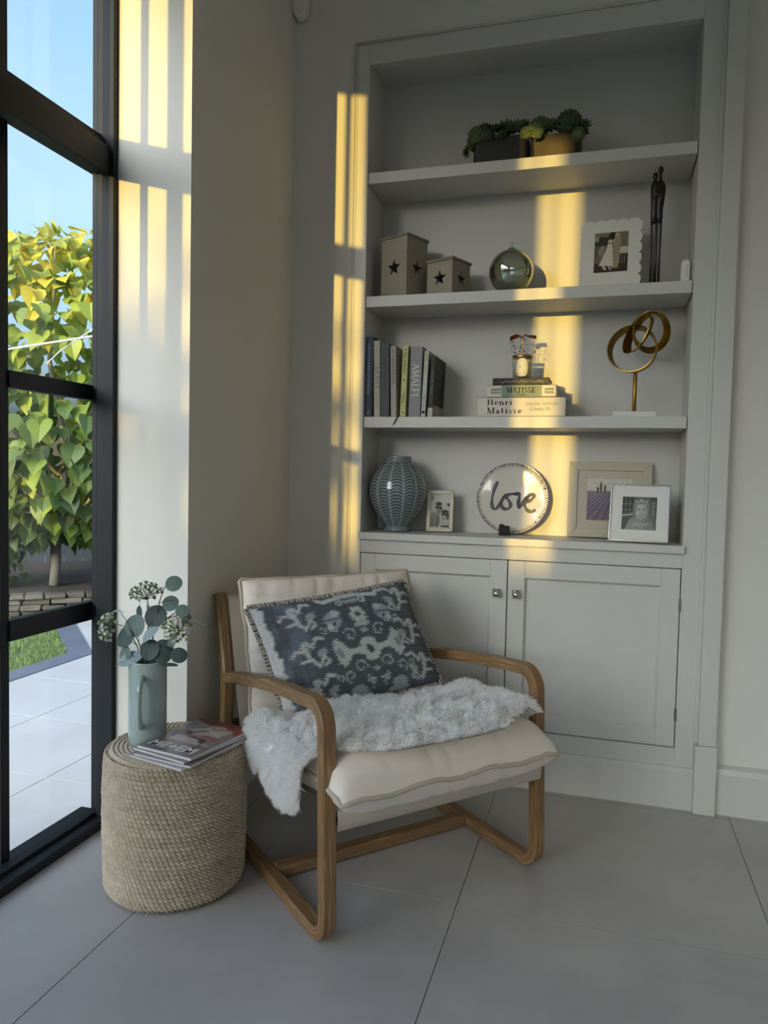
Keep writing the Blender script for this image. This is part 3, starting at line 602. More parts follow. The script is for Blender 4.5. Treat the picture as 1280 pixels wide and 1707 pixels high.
V = np.stack([p0-sd*wS, p0+sd*wS, p1-sd*wS*.9, p1+sd*wS*.9, p2], 1); k = np.arange(ns)[:, None]*5
tri = np.concatenate([k+[[0, 1, 3]], k+[[0, 3, 2]], k+[[2, 3, 4]]], 0)
put('fleece', np_mesh('fleece', V.reshape(-1, 3) - fo, tri), 'fleece_hair', FS, kind='stuff')

# ------------------------------------------------------------------ patterned cushion
def noise2(shape, fx, fy, seed):
    r = np.random.default_rng(seed); g = r.uniform(-1, 1, (int(fx)+3, int(fy)+3)); x = np.linspace(0, fx, shape[0]); y = np.linspace(0, fy, shape[1])
    xi = x.astype(int); yi = y.astype(int); xf = (x-xi)[:, None]; yf = (y-yi)[None]; xf = xf*xf*(3-2*xf); yf = yf*yf*(3-2*yf)
    G = lambda a, b: g[np.ix_(xi+a, yi+b)]
    return (G(0, 0)*(1-xf)+G(1, 0)*xf)*(1-yf) + (G(0, 1)*(1-xf)+G(1, 1)*xf)*yf
class Paint:
    """small painter on a vertex grid: X to the right, Y up"""
    def __init__(s, X, Y, base): s.X, s.Y = X, Y; s.C = np.empty(X.shape + (3,)); s.C[:] = lin(base)
    def mix(s, M, col, a=1.0): M = np.clip(M, 0, 1)[..., None]*a; s.C = s.C*(1-M) + np.array(lin(col))*M; return s
    def blob(s, x, y, rx, ry, col, a=1.0, rot=0.0, soft=.08, p=2):
        c, n = math.cos(rot), math.sin(rot); dx, dy = s.X-x, s.Y-y; q = (np.abs((dx*c+dy*n)/rx)**p + np.abs((-dx*n+dy*c)/ry)**p)**(1/p); return s.mix((1-q)/soft + .5, col, a)
    def ring(s, x, y, r, w, col, a=1.0, soft=.01): d = np.abs(np.hypot(s.X-x, s.Y-y)-r); return s.mix((w-d)/soft + .5, col, a)
    def line(s, pts, w, col, a=1.0, soft=.008, w1=None):
        best = np.full(s.X.shape, 9.0); n = len(pts)-1
        for i in range(n):
            (x0, y0), (x1, y1) = pts[i], pts[i+1]; L = (x1-x0)**2+(y1-y0)**2+1e-12; t = np.clip(((s.X-x0)*(x1-x0)+(s.Y-y0)*(y1-y0))/L, 0, 1)
            ww = w if w1 is None else w + (w1-w)*(i+t)/n; best = np.minimum(best, np.hypot(s.X-x0-t*(x1-x0), s.Y-y0-t*(y1-y0)) - ww)
        return s.mix(-best/soft + .5, col, a)
    def rect(s, x0, x1, y0, y1, col, a=1.0, soft=.006): return s.mix(np.minimum.reduce([(s.X-x0), (x1-s.X), (s.Y-y0), (y1-s.Y)])/soft + .5, col, a)
    def poly(s, pts, col, a=1.0, soft=.006):
        ins = np.zeros(s.X.shape, bool); d = np.full(s.X.shape, 9.0); n = len(pts)
        for i in range(n):
            (x0, y0), (x1, y1) = pts[i], pts[(i+1) % n]; c = ((y0 > s.Y) != (y1 > s.Y)) & (s.X < (x1-x0)*(s.Y-y0)/(y1-y0+1e-12)+x0); ins ^= c
            L = (x1-x0)**2+(y1-y0)**2+1e-12; t = np.clip(((s.X-x0)*(x1-x0)+(s.Y-y0)*(y1-y0))/L, 0, 1); d = np.minimum(d, np.hypot(s.X-x0-t*(x1-x0), s.Y-y0-t*(y1-y0)))
        return s.mix(np.where(ins, d, -d)/soft + .5, col, a)
    def grain(s, amt, fx, fy, seed=1): s.C = np.clip(s.C*(1+amt*noise2(s.X.shape, fx, fy, seed))[..., None], 0, 1); return s
def spiral(x, y, r, a0, turns, sx=1, n=16): return [(x + sx*r*(1-.75*i/n)*math.cos(a0+turns*2*PI*i/n), y + r*(1-.75*i/n)*math.sin(a0+turns*2*PI*i/n)) for i in range(n+1)]
NU, NV = 340, 200
X, Y, H, S, T = pillow_mesh(.575, .345, .125, NU, NV, pinch=.045, crease=.003, seed=21, p=2.6)
PXx = (S+1)/2*1.68; PYy = (T+1)/2
jit = .010*np.repeat(rng.normal(0, 1, (1, NV//1)), NU, 0) + .006*rng.normal(0, 1, (NU, NV))
pt = Paint(PXx + jit, PYy + .004*rng.normal(0, 1, (NU, NV)), '5b5f65')
pt.mix(.5+.6*noise2((NU, NV), 9, 60, 3), '4b525a', .5); pt.mix(noise2((NU, NV), 30, 9, 5), '6b7278', .4); pt.mix(.35*(1-((PXx-.95)/.45)**2), '57585a', .8)
lt = 'babdba'; mid = '9ba1a3'
pt.mix(1-np.abs(PXx-.27)/.2 + .7*noise2((NU, NV), 26, 8, 9)-.35, '7d8d9b', .6)
pt.mix((.105-PXx+.03*noise2((NU, NV), 3, 40, 8))/.03, 'cfcfcd', .9); 
def serpent(x, y, sx, k=1.0, col=lt, w=.028):
    pt.line([(x+sx*.17*k, y+.10*k), (x+sx*.1*k, y+.115*k), (x+sx*.05*k, y+.04*k), (x-.0*sx, y+.09*k), (x-sx*.05*k, y+.02*k)], w*.55, col)
    pt.line([(x-sx*.03*k, y+.07*k), (x+sx*.0*k, y-.06*k), (x+sx*.05*k, y-.13*k)], w, col, w1=w*.5)
    pt.line([(x-sx*.05*k, y+.02*k), (x-sx*.12*k, y+.03*k), (x-sx*.16*k, y-.01*k)], w*.5, col); pt.line([(x, y-.06*k), (x-sx*.1*k, y-.07*k)], w*.45, col)
    pt.blob(x+sx*.13*k, y-.02*k, .055*k, .035*k, mid, rot=.5*sx); pt.line([(x+sx*.05*k, y-.13*k), (x+sx*.13*k, y-.05*k), (x+sx*.16*k, y-.10*k), (x+sx*.10*k, y-.13*k)], w*.4, col)
for yy in (.83, .5, .17): serpent(.36, yy, 1); 
for yy in (.86, .53, .2): serpent(1.49, yy, -1)
for sx in (-1, 1):
    cx, cy = .96, .43
    pt.poly([(cx+sx*.08, cy+.02), (cx+sx*.2, cy+.035), (cx+sx*.3, cy+.15), (cx+sx*.35, cy+.10), (cx+sx*.36, cy-.06), (cx+sx*.30, cy-.12), (cx+sx*.2, cy-.02), (cx+sx*.08, cy-.02)], lt); pt.blob(cx+sx*.31, cy+.01, .035, .045, '8c9598'); pt.blob(cx+sx*.095, cy, .035, .035, lt)
    for (x, y, r, a0, tn) in ((.15, .15, .068, .5, 1.0), (.28, .24, .06, 2.2, -1.0), (.15, -.14, .068, 3.4, -1.0), (.28, -.2, .06, 5, 1.0), (.06, .24, .045, 1, .9), (.08, -.26, .04, 1, -.9), (.40, .22, .04, 1, .8), (.40, -.2, .04, 4, -.8)): pt.line(spiral(cx+sx*x, cy+y, r, a0, tn, sx), .0062, 'b4bab9')
    pt.blob(cx+sx*.27, .74, .085, .075, mid); pt.blob(cx+sx*.23, .80, .045, .03, lt); pt.blob(cx+sx*.31, .68, .04, .03, lt); pt.line([(cx+sx*.19, .745), (cx+sx*.35, .745)], .008, '59636d'); pt.blob(cx+sx*.27, .70, .016, .022, '4d5663')
    pt.blob(cx+sx*.22, .08, .085, .06, mid); pt.blob(cx+sx*.2, .03, .12, .03, mid); pt.line(spiral(cx+sx*.13, .9, .045, 1, 1.2, sx), .0085, 'b4bab9'); pt.line([(cx+sx*.1, .96), (cx+sx*.28, .93), (cx+sx*.33, .97)], .022, lt)
    for q_ in range(3): pt.line([(cx+sx*(.03+.02*q_), .16-.035*q_), (cx+sx*(.10-.015*q_), .17-.035*q_)], .007, lt)
pt.blob(.96, .43, .085, .105, lt, p=3); pt.blob(.96, .43, .033, .04, '545556'); pt.blob(.96, .60, .04, .022, mid); pt.blob(.96, .25, .04, .022, mid)
for k_ in range(6): pt.blob(.96+.055*math.cos(k_*PI/3), .755+.055*math.sin(k_*PI/3), .03, .03, lt)
pt.blob(.96, .755, .02, .02, '4d5663'); pt.line([(.9, .67), (1.02, .67)], .008, lt); pt.line([(.92, .65), (1.0, .65)], .008, lt); pt.line([(.85, .97), (1.07, .97)], .03, lt); pt.line([(.9, .9), (1.02, .9)], .02, mid)
pt.C = np.clip(pt.C*(1 + .16*rng.normal(0, 1, (NU, NV)))[..., None]*(1+.05*np.sin(np.arange(NV)*PI))[None, :, None], 0, 1)
attr_mat('ikat_weave', .9, .3, 700, spec=.2)
pc = np.array([[.075, .425, .425], [.648, .425, .472], [.575, .572, .792], [.022, .572, .738]]); ctr = pc.mean(0)
exx = ((pc[1]-pc[0])+(pc[2]-pc[3]))/2; eyy = ((pc[3]-pc[0])+(pc[2]-pc[1]))/2; exu = exx/.575; eyu = eyy/.345; ezz = unit(np.cross(exu, eyu)); ezz = ezz if ezz[1] < 0 else -ezz
pf = plane_frame(ctr, exu, eyu, ezz)
SP = chair_thing('throw_pillow', 'blue-grey woven cushion with pale motifs and a fringed edge on the armchair', 'cushion', *ctr)
Aq = pf(np.stack([X, Y, H], -1).reshape(-1, 3)) - ctr; Bq = pf(np.stack([X, Y, -H], -1).reshape(-1, 3)) - ctr; q = grid_quads(NU, NV)
put('front_cover', np_mesh('front_cover', Aq, q, pt.C.reshape(-1, 3)), 'ikat_weave', SP)
mat('cushion_back', '8c8f92', .9, bump=.2, bscale=600); put('back_cover', np_mesh('back_cover', Bq, q[:, ::-1]), 'cushion_back', SP)
# fringe: a looped edge of short thick stitches in undyed, grey and dark yarn
for nm, c in (('fringe_pale', 'bdb5a6'), ('fringe_grey', '918a80'), ('fringe_dark', '6a6762')): mat(nm, c, .9)
def edge_pt(s): 
    s %= 4; k = int(s); f = s-k; i = {0: (f, 0), 1: (1, f), 2: (1-f, 1), 3: (0, 1-f)}[k]; ii = min(NU-1, int(round(i[0]*(NU-1)))); jj = min(NV-1, int(round(i[1]*(NV-1)))); return np.array([X[ii, jj], Y[ii, jj], 0.0])
fr = {'fringe_pale': MB(), 'fringe_grey': MB(), 'fringe_dark': MB()}
for k_ in range(4):
    n_ = 104 if k_ % 2 == 0 else 64
    for i in range(n_):
        p = edge_pt(k_ + i/n_); o = np.array([0, 0, 0.]); o[1 if k_ % 2 == 0 else 0] = {0: -1, 1: 1, 2: 1, 3: -1}[k_]
        tw = .003*rng.normal(); a_ = pf(p - o*.004 + [tw, tw, .006])[0]-ctr; b_ = pf(p + o*.010 + [0, 0, .002])[0]-ctr; c_ = pf(p - o*.004 + [-tw, -tw, -.006])[0]-ctr
        nm = 'fringe_pale' if (i % 2 == 0) else ('fringe_grey' if rng.random() < .6 else 'fringe_dark'); fr[nm].tube([a_, (a_+b_)/2 + (ezz*.003), b_, (b_+c_)/2, c_], [.0022, .003, .0032, .003, .0022], 5)
for nm, mb in fr.items(): put('fringe', mb, nm, SP, smooth=True, kind='stuff')
# ------------------------------------------------------------------ things on the shelves
S1, S2, S3, CT = 2.317, 1.847, 1.382, .931
mat('planter_black', '1f1d1a', .5, var=.1); mat('planter_bronze', '3b3122', .5, metal=.35, var=.08)
mat('succulent_dark', '3d4d2c', .6, var=.2, scale=60); mat('succulent_mid', '55683a', .6, var=.2, scale=60); mat('succulent_pale', '7a8752', .6, var=.2, scale=60)
def petal(mb, c, az, el, L, w, th=.25):
    """pointed fleshy leaf starting at c"""
    d = Vector((math.cos(az)*math.cos(el), math.sin(az)*math.cos(el), math.sin(el))); s = Vector((-math.sin(az), math.cos(az), 0)); n = s.cross(d)
    c = Vector(c); m = c + d*L*.6; t = c + d*L + n*(-L*.05)
    mb.add([c, m + s*w, m - n*w*th - d*0, m - s*w, m + n*w*th*1.6, t], [(0, 1, 4), (0, 4, 3), (0, 3, 2), (0, 2, 1), (5, 4, 1), (5, 3, 4), (5, 2, 3), (5, 1, 2)])
def rosette(r, n=26, dome=.8):
    mb = MB()
    for i in range(n):
        k = i/n; az = i*2.39996; el = .15 + dome*(1-k)*1.45; petal(mb, (0, 0, 0), az, el, r*(.62+.42*k), r*.22)
    return mb
def berry_head(r, n=60):
    mb = MB()
    for i in range(n):
        zz = 1-1.55*(i+.5)/n; az = i*2.39996; q = math.sqrt(max(0, 1-zz*zz)); d = Vector((q*math.cos(az), q*math.sin(az), zz)); mb.sphere(d*r*.86, r*.15, 6, 4)
    mb.sphere((0, 0, 0), r*.82, 12, 8); return mb
def planter(name, label, x0, x1, y0, y1, z0, z1, m, heads, taper=.0, lip=.0, group=None):
    cx, cy = (x0+x1)/2, (y0+y1)/2; t = thing(name, label, 'planter', (cx, cy, z0), group=group); w, d, h = (x1-x0)/2, (y1-y0)/2, z1-z0
    def rr(k, z, rad=.018): 
        out = []
        for sx, sy, a0 in ((1, -1, -PI/2), (1, 1, 0), (-1, 1, PI/2), (-1, -1, PI)):
            for i in range(5): a = a0 + PI/2*i/4; out.append((sx*(w*k-rad)+rad*math.cos(a), sy*(d*k-rad)+rad*math.sin(a), z))
        return out
    V = rr(1-taper, 0) + rr(1, h) + rr(.93, h) + rr(.93, h-.015); mb = MB(); F = []
    for L in range(3):
        for i in range(20): F.append((L*20+i, L*20+(i+1) % 20, (L+1)*20+(i+1) % 20, (L+1)*20+i))
    F += [tuple(range(19, -1, -1)), tuple(60+i for i in range(20))]; mb.add(V, F); put('pot', mb, m, t, smooth=False)
    put('soil', MB().box(-w*.8, w*.8, -d*.8, d*.8, h-.016, h-.008), 'soil', t)
    for (px, py, pz, r, kind, mm, tx) in heads:
        o = put('succulent', berry_head(r) if kind == 'b' else rosette(r), mm, t, loc=(px-cx, py-cy, pz-z0), rot=(random.uniform(.1, .6), tx, random.uniform(0, 6)), smooth=False)
planter('planter', 'black rectangular trough of dark succulents on the top shelf', -.513, -.312, 2.825, 2.965, S1, 2.420, 'planter_black', [
    (-.525, 2.84, 2.425, .034, 'r', 'succulent_dark', -1.0), (-.515, 2.90, 2.44, .038, 'b', 'succulent_mid', -.5), (-.535, 2.85, 2.385, .03, 'r', 'succulent_dark', -1.6), (-.50, 2.82, 2.43, .034, 'b', 'succulent_mid', 0), (-.47, 2.83, 2.435, .04, 'b', 'succulent_dark', 0), (-.475, 2.9, 2.46, .042, 'r', 'succulent_mid', 0),
    (-.425, 2.82, 2.435, .045, 'r', 'succulent_dark', .1), (-.43, 2.9, 2.465, .045, 'r', 'succulent_dark', 0), (-.385, 2.83, 2.44, .047, 'r', 'succulent_dark', .1), (-.38, 2.9, 2.47, .05, 'r', 'succulent_mid', 0), (-.34, 2.83, 2.44, .042, 'r', 'succulent_dark', .1), (-.335, 2.9, 2.475, .045, 'r', 'succulent_mid', .3),
    (-.315, 2.815, 2.415, .026, 'b', 'succulent_pale', .5), (-.40, 2.81, 2.41, .035, 'r', 'succulent_dark', 0), (-.45, 2.81, 2.41, .03, 'r', 'succulent_dark', 0)], group=None)
planter('planter', 'bronze rounded planter of green succulents at the right of the top shelf', -.300, -.120, 2.825, 2.965, S1, 2.408, 'planter_bronze', [
    (-.29, 2.82, 2.425, .03, 'b', 'succulent_pale', 0), (-.272, 2.805, 2.405, .022, 'b', 'succulent_pale', .5), (-.27, 2.86, 2.455, .037, 'b', 'succulent_mid', 0), (-.235, 2.85, 2.445, .04, 'r', 'succulent_mid', 0), (-.225, 2.9, 2.47, .042, 'r', 'succulent_mid', 0),
    (-.165, 2.84, 2.447, .048, 'b', 'succulent_dark', 0), (-.12, 2.85, 2.42, .034, 'r', 'succulent_dark', 1.1), (-.115, 2.89, 2.45, .038, 'r', 'succulent_mid', .9), (-.19, 2.9, 2.455, .04, 'r', 'succulent_dark', 0), (-.13, 2.82, 2.395, .026, 'b', 'succulent_mid', 1.0)], taper=.06)

# star boxes
mat('limed_wood', '9a9384', .75, var=.12, scale=10, bump=.3, bscale=90, stretch=(1, 1, 8)); mat('limed_lid', '857c6a', .75, var=.12, scale=14, bump=.3); mat('dark_inside', '2a261f', .9)
def star_pts(r, r2=.42, rot=PI/2): return [((r if i % 2 == 0 else r*r2)*math.cos(rot+i*PI/5), (r if i % 2 == 0 else r*r2)*math.sin(rot+i*PI/5)) for i in range(10)]
def star_face(w, h, cz, r, th=.008):
    """board with a star cut through, in the x-z plane, thickness th along +y; origin at bottom centre"""
    st = [(x, z+cz) for x, z in star_pts(r)]; mb = MB(); fr = [(w/2, h), (0, h), (-w/2, h), (-w/2, cz), (-w/2, 0), (-.0, 0), (w/2, 0), (w/2, cz)]
    outer = [];                                              # one outer point for each star vertex, walking round
    for x, z in st:
        a = math.atan2(z-cz, x); dx, dz = math.cos(a), math.sin(a); t = min((w/2/abs(dx)) if abs(dx) > 1e-6 else 9, ((h-cz)/dz) if dz > 1e-6 else ((-cz/dz) if dz < -1e-6 else 9)); outer.append((dx*t, cz+dz*t))
    for y in (0, th):
        k = len(mb.v); mb.v += [(x, y, z) for x, z in st] + [(x, y, z) for x, z in outer]
        for i in range(10): mb.f.append((k+i, k+(i+1) % 10, k+10+(i+1) % 10, k+10+i))
        for cx, cz_ in ((w/2, h), (-w/2, h), (-w/2, 0), (w/2, 0)):
            best = min(range(10), key=lambda i: abs(math.atan2(math.sin(math.atan2(cz_-cz, cx)-math.atan2((outer[i][1]+outer[(i+1) % 10][1])/2-cz, (outer[i][0]+outer[(i+1) % 10][0])/2)), math.cos(math.atan2(cz_-cz, cx)-math.atan2((outer[i][1]+outer[(i+1) % 10][1])/2-cz, (outer[i][0]+outer[(i+1) % 10][0])/2)))))
            kk = len(mb.v); mb.v.append((cx, y, cz_)); mb.f.append((k+10+best, k+10+(best+1) % 10, kk))
    for i in range(10): mb.f.append((i, (i+1) % 10, 24-10+(i+1) % 10+10 if False else 24+(i+1) % 10, 24+i))
    mb.box(-w/2, -w/2+.0015, .0005, th-.0005, 0, h).box(w/2-.0015, w/2, .0005, th-.0005, 0, h); return mb
def star_box(label, x, y, w, h, rz, nail):
    t = thing('star_box', label, 'box', (x, y, S2), (0, 0, rz), 'wooden star boxes')
    sr = w*.27; cz = h*.5 if h > .15 else h*.5
    for k in range(4):
        mb = xform(star_face(w-.001, h, cz, sr), Matrix.Rotation(k*PI/2, 4, 'Z') @ Matrix.Translation((0, -w/2, 0))); put('side', mb, 'limed_wood', t)
    put('base', MB().box(-w/2+.008, w/2-.008, -w/2+.008, w/2-.008, 0, .008), 'dark_inside', t); put('lid', MB().box(-w/2-.005, w/2+.005, -w/2-.005, w/2+.005, h, h+.011), 'limed_lid', t, bevel=.003)
    put('nail_head', MB().lathe([(.0001, -.0005), (.002, 0)], 8, (0, -w/2-.0004, h-.013), 'y').lathe([(.0001, -.0005), (.002, 0)], 8, (w/2+.0004, 0, h-.013), 'x'), 'dark_inside', t)
    return t
star_box('tall square whitewashed wooden box with cut-out stars on the second shelf', -.783, 2.873, .128, .225, math.radians(-24), 1)
star_box('small low whitewashed wooden box with cut-out stars beside the tall one', -.603, 2.868, .118, .125, math.radians(-24), 1)

# mercury-glass ball
mat('mercury_glass', 'b7bda8', .07, metal=1.0, var=.12, scale=9, bump=.02, bscale=40); mat('aged_brass', '4b4030', .4, metal=.8)
t = thing('glass_ball', 'silvery mercury glass ball ornament with a wire loop on the second shelf', 'ornament', (-.362, 2.862, S2))
put('ball', MB().sphere((0, 0, .083), .0835, 48, 32), 'mercury_glass', t, smooth=True)
put('cap', MB().lathe([(.017, .158), (.0185, .164), (.015, .169), (.011, .171), (.0001, .172)], 24), 'aged_brass', t, smooth=True)
put('loop', MB().tube([(.0, 0, .170), (-.006, 0, .178), (-.007, 0, .188), (0, 0, .194), (.006, 0, .188), (.004, 0, .178), (.002, 0, .170)], .0009, 6), 'aged_brass', t, smooth=True)

# ---------------------------------------------------------------- prints
attr_mat('photo_print', .35, spec=.3)
def print_mesh(w, h, fn, nx=70, ny=90, bg='888888'):
    Xp, Yp = np.meshgrid(np.linspace(0, 1, nx), np.linspace(0, 1, ny), indexing='ij'); p = Paint(Xp, Yp*1.0, bg); fn(p); V = np.stack([(Xp-.5)*w, np.zeros_like(Xp), Yp*h], -1).reshape(-1, 3)
    return np_mesh('print', V, grid_quads(nx, ny), np.clip(p.C, 0, 1).reshape(-1, 3), smooth=False)
def wedding(p):
    p.C[:] = lin('6a5f4e'); p.rect(0, 1, .72, 1, '83765f'); p.rect(0, 1, 0, .22, '3a3027'); p.blob(.22, .78, .3, .12, '3c352c'); p.blob(.55, .88, .14, .12, '2d2822'); p.blob(.85, .75, .2, .18, '7b6f5b'); p.rect(.0, .12, .78, .9, '9c8d72')
    p.blob(.22, .52, .1, .12, '8f836f'); p.blob(.25, .63, .05, .05, 'a5967d'); p.line([(.08, .3), (.2, .55)], .012, '9c8d72'); p.line([(.14, .25), (.28, .5)], .012, '8c7d62')
    p.rect(.72, 1, .45, .62, 'cfc7b2'); p.rect(.74, 1, .2, .45, '3a3128'); 
    for x in (.74, .82, .9): p.line([(x, .2), (x+.02, .5)], .01, '8f836f')
    p.poly([(.62, .95), (.78, .93), (.78, .6), (.72, .1), (.52, .1), (.54, .62)], '9d9078'); p.blob(.67, .93, .075, .055, 'b3a389'); p.line([(.6, .8), (.45, .7)], .04, 'a59880')
    p.poly([(.40, .72), (.52, .72), (.54, .55), (.58, .14), (.14, .17), (.34, .52)], 'd8d0bd'); p.blob(.46, .75, .06, .05, '8d7d66'); p.blob(.46, .78, .06, .035, 'd0c8b4'); p.line([(.28, .13), (.34, .08)], .025, 'ded7c6'); p.line([(.45, .12), (.5, .07)], .02, 'c9c0ab'); p.grain(.12, 40, 50, 4)
def beach_couple(p):
    p.C[:] = lin('bdbbb7'); p.mix(1-p.Y*1.2, '9f9d9a', .7); p.line([(.08, .92), (.13, .87)], .014, '333331'); p.line([(.35, .82), (.45, .77)], .006, '555555'); p.blob(.95, .7, .08, .05, '2c2c2b', soft=.4); p.blob(.86, .72, .04, .02, '3a3a39', soft=.4)
    p.poly([(.0, .0), (.05, .42), (.2, .47), (.46, .36), (.55, .0)], '6f6d6a', soft=.04); p.blob(.2, .3, .1, .2, '8d8b87', .6, soft=.9); p.blob(.40, .2, .08, .2, '575552', .6, soft=.9)
    p.blob(.44, .58, .165, .165, '7b7875', soft=.25, rot=.3); p.blob(.36, .56, .06, .1, '96938f', .6, soft=.9); p.blob(.43, .725, .165, .055, '2f2e2c', soft=.4); p.blob(.28, .62, .03, .06, '6b6966', soft=.4)
    p.line([(.28, .645), (.60, .585)], .012, '111111', 1, .015); p.blob(.37, .615, .065, .035, '0f0f0f', soft=.3, rot=-.15); p.blob(.53, .585, .065, .035, '0f0f0f', soft=.3, rot=-.15); p.blob(.46, .535, .02, .03, '5e5b58', .7, soft=.8); p.line([(.42, .475), (.52, .465)], .010, '4a4745', .8, .014); p.blob(.47, .44, .08, .03, '5f5d5a', .6, soft=.9)
    p.blob(.73, .37, .155, .155, '8f8c88', soft=.25); p.blob(.68, .34, .06, .08, 'a7a49f', .6, soft=.9); p.blob(.75, .485, .175, .06, '383735', soft=.4); p.blob(.91, .36, .05, .14, '393836', soft=.4)
    p.line([(.58, .41), (.88, .385)], .010, '121212', 1, .012); p.blob(.66, .40, .06, .035, '101010', soft=.3); p.blob(.80, .385, .055, .033, '101010', soft=.3); p.line([(.67, .285), (.73, .275), (.79, .288)], .009, '55524f', .8, .014); p.blob(.73, .282, .03, .006, 'd0cdc9', .6, soft=.6)
    p.poly([(.42, .0), (.5, .17), (.75, .19), (1, .12), (1, 0)], 'a9a7a3', soft=.03); p.poly([(.55, 0), (.6, .05), (1, .06), (1, 0)], '2c2c2b', soft=.02); p.line([(.12, 0), (.18, .3)], .02, '4b4a48', .7, .04); p.grain(.10, 50, 70, 6)
def lavender(p):
    p.C[:] = lin('cfc9bd'); p.mix((.70-p.Y)/.02, '857a86', 1); p.mix((.62-p.Y)/.3, '6b5f70', .8); 
    for i in range(26): 
        x = -0.2 + i*.055; p.line([(x*1.9-.4, 0), (.42+x*.45, .66)], .012, '554a5c' if i % 2 else '93889a', a=.55)
    p.rect(0, 1, .66, .71, '7d7a70', a=.8)
    for x, h in ((.24, .15), (.31, .28), (.40, .2), (.70, .22), (.83, .2), (.90, .24), (.96, .2)): p.blob(x, .67+h/2, .022, h/2, '3d4038', soft=.3)
    p.grain(.2, 60, 60, 8)
def child(p):
    p.C[:] = lin('4a4948'); p.mix(noise2(p.X.shape, 6, 6, 2)*.6, '5a5958', .5); p.rect(.0, .36, .55, 1, '2b2b2b')
    for x in (.1, .22, .34): p.line([(x, .55), (x, 1)], .010, '777675')
    for y in (.6, .78): p.line([(0, y), (.36, y)], .010, '777675')
    p.rect(.42, .80, .62, 1, '62615f', soft=.05); p.line([(0, .42), (.3, .47)], .03, '9c9b99', soft=.03); p.rect(.82, 1, .3, .9, '504f4e', soft=.04)
    for y in (.8, .7, .58, .47): p.ring(.9, y, .035, .012, '9b9a99', .8, .02)
    p.poly([(.10, 0), (.2, .28), (.36, .42), (.72, .42), (.86, .28), (.97, 0)], '8d8c8a', soft=.05); p.blob(.8, .22, .2, .25, '747371', a=.6, soft=.6)
    p.blob(.56, .58, .24, .28, '7b7976', soft=.35); p.blob(.56, .72, .22, .14, '8b8986', soft=.4)
    p.blob(.56, .56, .18, .235, 'a9a7a4', soft=.35); p.blob(.66, .53, .09, .18, '8f8d8a', .5, soft=.8); p.blob(.5, .70, .12, .06, 'bdbbb8', .6, soft=.8); p.blob(.47, .52, .06, .05, 'b8b6b3', .6, soft=.9); p.blob(.65, .51, .05, .05, 'b3b1ae', .5, soft=.9)
    for x in (.495, .635): p.blob(x, .615, .032, .017, '3b3937', .9, soft=.5); p.line([(x-.045, .650), (x+.035, .656)], .006, '7b7875', .7, .012)
    p.blob(.572, .545, .03, .016, '86837f', .7, soft=.8); p.blob(.567, .575, .018, .04, 'bcbab7', .5, soft=.9)
    p.line([(.50, .476), (.535, .462), (.575, .458), (.615, .466), (.64, .480)], .011, '5f5c59', .85, .014); p.blob(.57, .468, .045, .007, 'cfcdca', .7, soft=.6); p.blob(.57, .415, .07, .02, '8d8a87', .5, soft=.9)
    for x in (.39, .41, .72, .74): p.line([(x, .74), (x+(.56-x)*-.25, .45), (x+(.56-x)*-.4, .30)], .02, '73716e', .6, .03)
    p.poly([(.38, .80), (.36, .92), (.46, .87), (.55, .97), (.64, .87), (.75, .91), (.74, .79)], '9d9c9a', soft=.03); p.blob(.55, .81, .19, .03, '7d7c7a', soft=.4)
    for i in range(22): p.blob(.32+.02*i+.03*math.sin(i*2.1), .10+.1*abs(math.sin(i*1.7)), .025, .025, 'b3b2b0', a=.5, soft=.6)
    p.grain(.12, 60, 70, 9)
def lean_frame(name, label, x, y, z, w, h, lean, rz, border, depth, m, print_fn, pw, ph, px=0, pz=None, mount=None, mount_m='mount_white', easel=True, outline=None, glaze=True, nx=70, ny=80):
    """picture frame standing at (x, y, z), leaning back by lean radians; origin = bottom centre of its front"""
    t = thing(name, label, 'picture frame', (x, y, z + (depth+.008)*math.sin(lean)), (-lean, 0, rz)); pz = (h-ph)/2 if pz is None else pz
    if outline: put('frame', outline, m, t)
    else:
        b = border; P = [(-w/2, 0), (w/2, 0), (w/2, h), (-w/2, h)]
        for nm, poly in (('bottom_rail', [(-w/2, 0), (w/2, 0), (w/2-b, b), (-w/2+b, b)]), ('side_rail', [(w/2, 0), (w/2, h), (w/2-b, h-b), (w/2-b, b)]), ('top_rail', [(w/2, h), (-w/2, h), (-w/2+b, h-b), (w/2-b, h-b)]), ('side_rail', [(-w/2, h), (-w/2, 0), (-w/2+b, b), (-w/2+b, h-b)])):
            put(nm, MB().prism(poly, 0, depth), m, t, bevel=min(.002, b*.2))
        put('mount', MB().box(-w/2+b*.9, w/2-b*.9, depth*.35, depth*.5, b*.9, h-b*.9), mount_m, t)
    y0 = depth*.35-.0006 if not outline else -.0006
    put('print', print_mesh(pw, ph, print_fn, nx, ny), 'photo_print', t, loc=(px, y0, pz))
    put('backing', MB().box(-w/2+.006, w/2-.006, depth-.001, depth+.003, .006, h-.006) if not outline else MB().box(-w/2+.03, w/2-.03, depth, depth+.003, .03, h-.03), 'dark_inside', t)
    if easel: put('easel_leg', MB().prism([(-.02, 0), (.02, 0), (.012, h*.6), (-.012, h*.6)], depth+.004, depth+.007), 'dark_inside', t, rot=(0, 0, 0))
    return t
mat('mount_white', 'dedbd5', .8); mat('scallop_white', 'ded9cf', .55, var=.02); mat('champagne_frame', 'b3ab9a', .35, metal=.35, var=.06); mat('cream_frame', 'bdb49d', .5, var=.05); mat('mount_cream', 'bfb8a6', .85); mat('silver_frame', 'c6c4c1', .18, metal=.9)
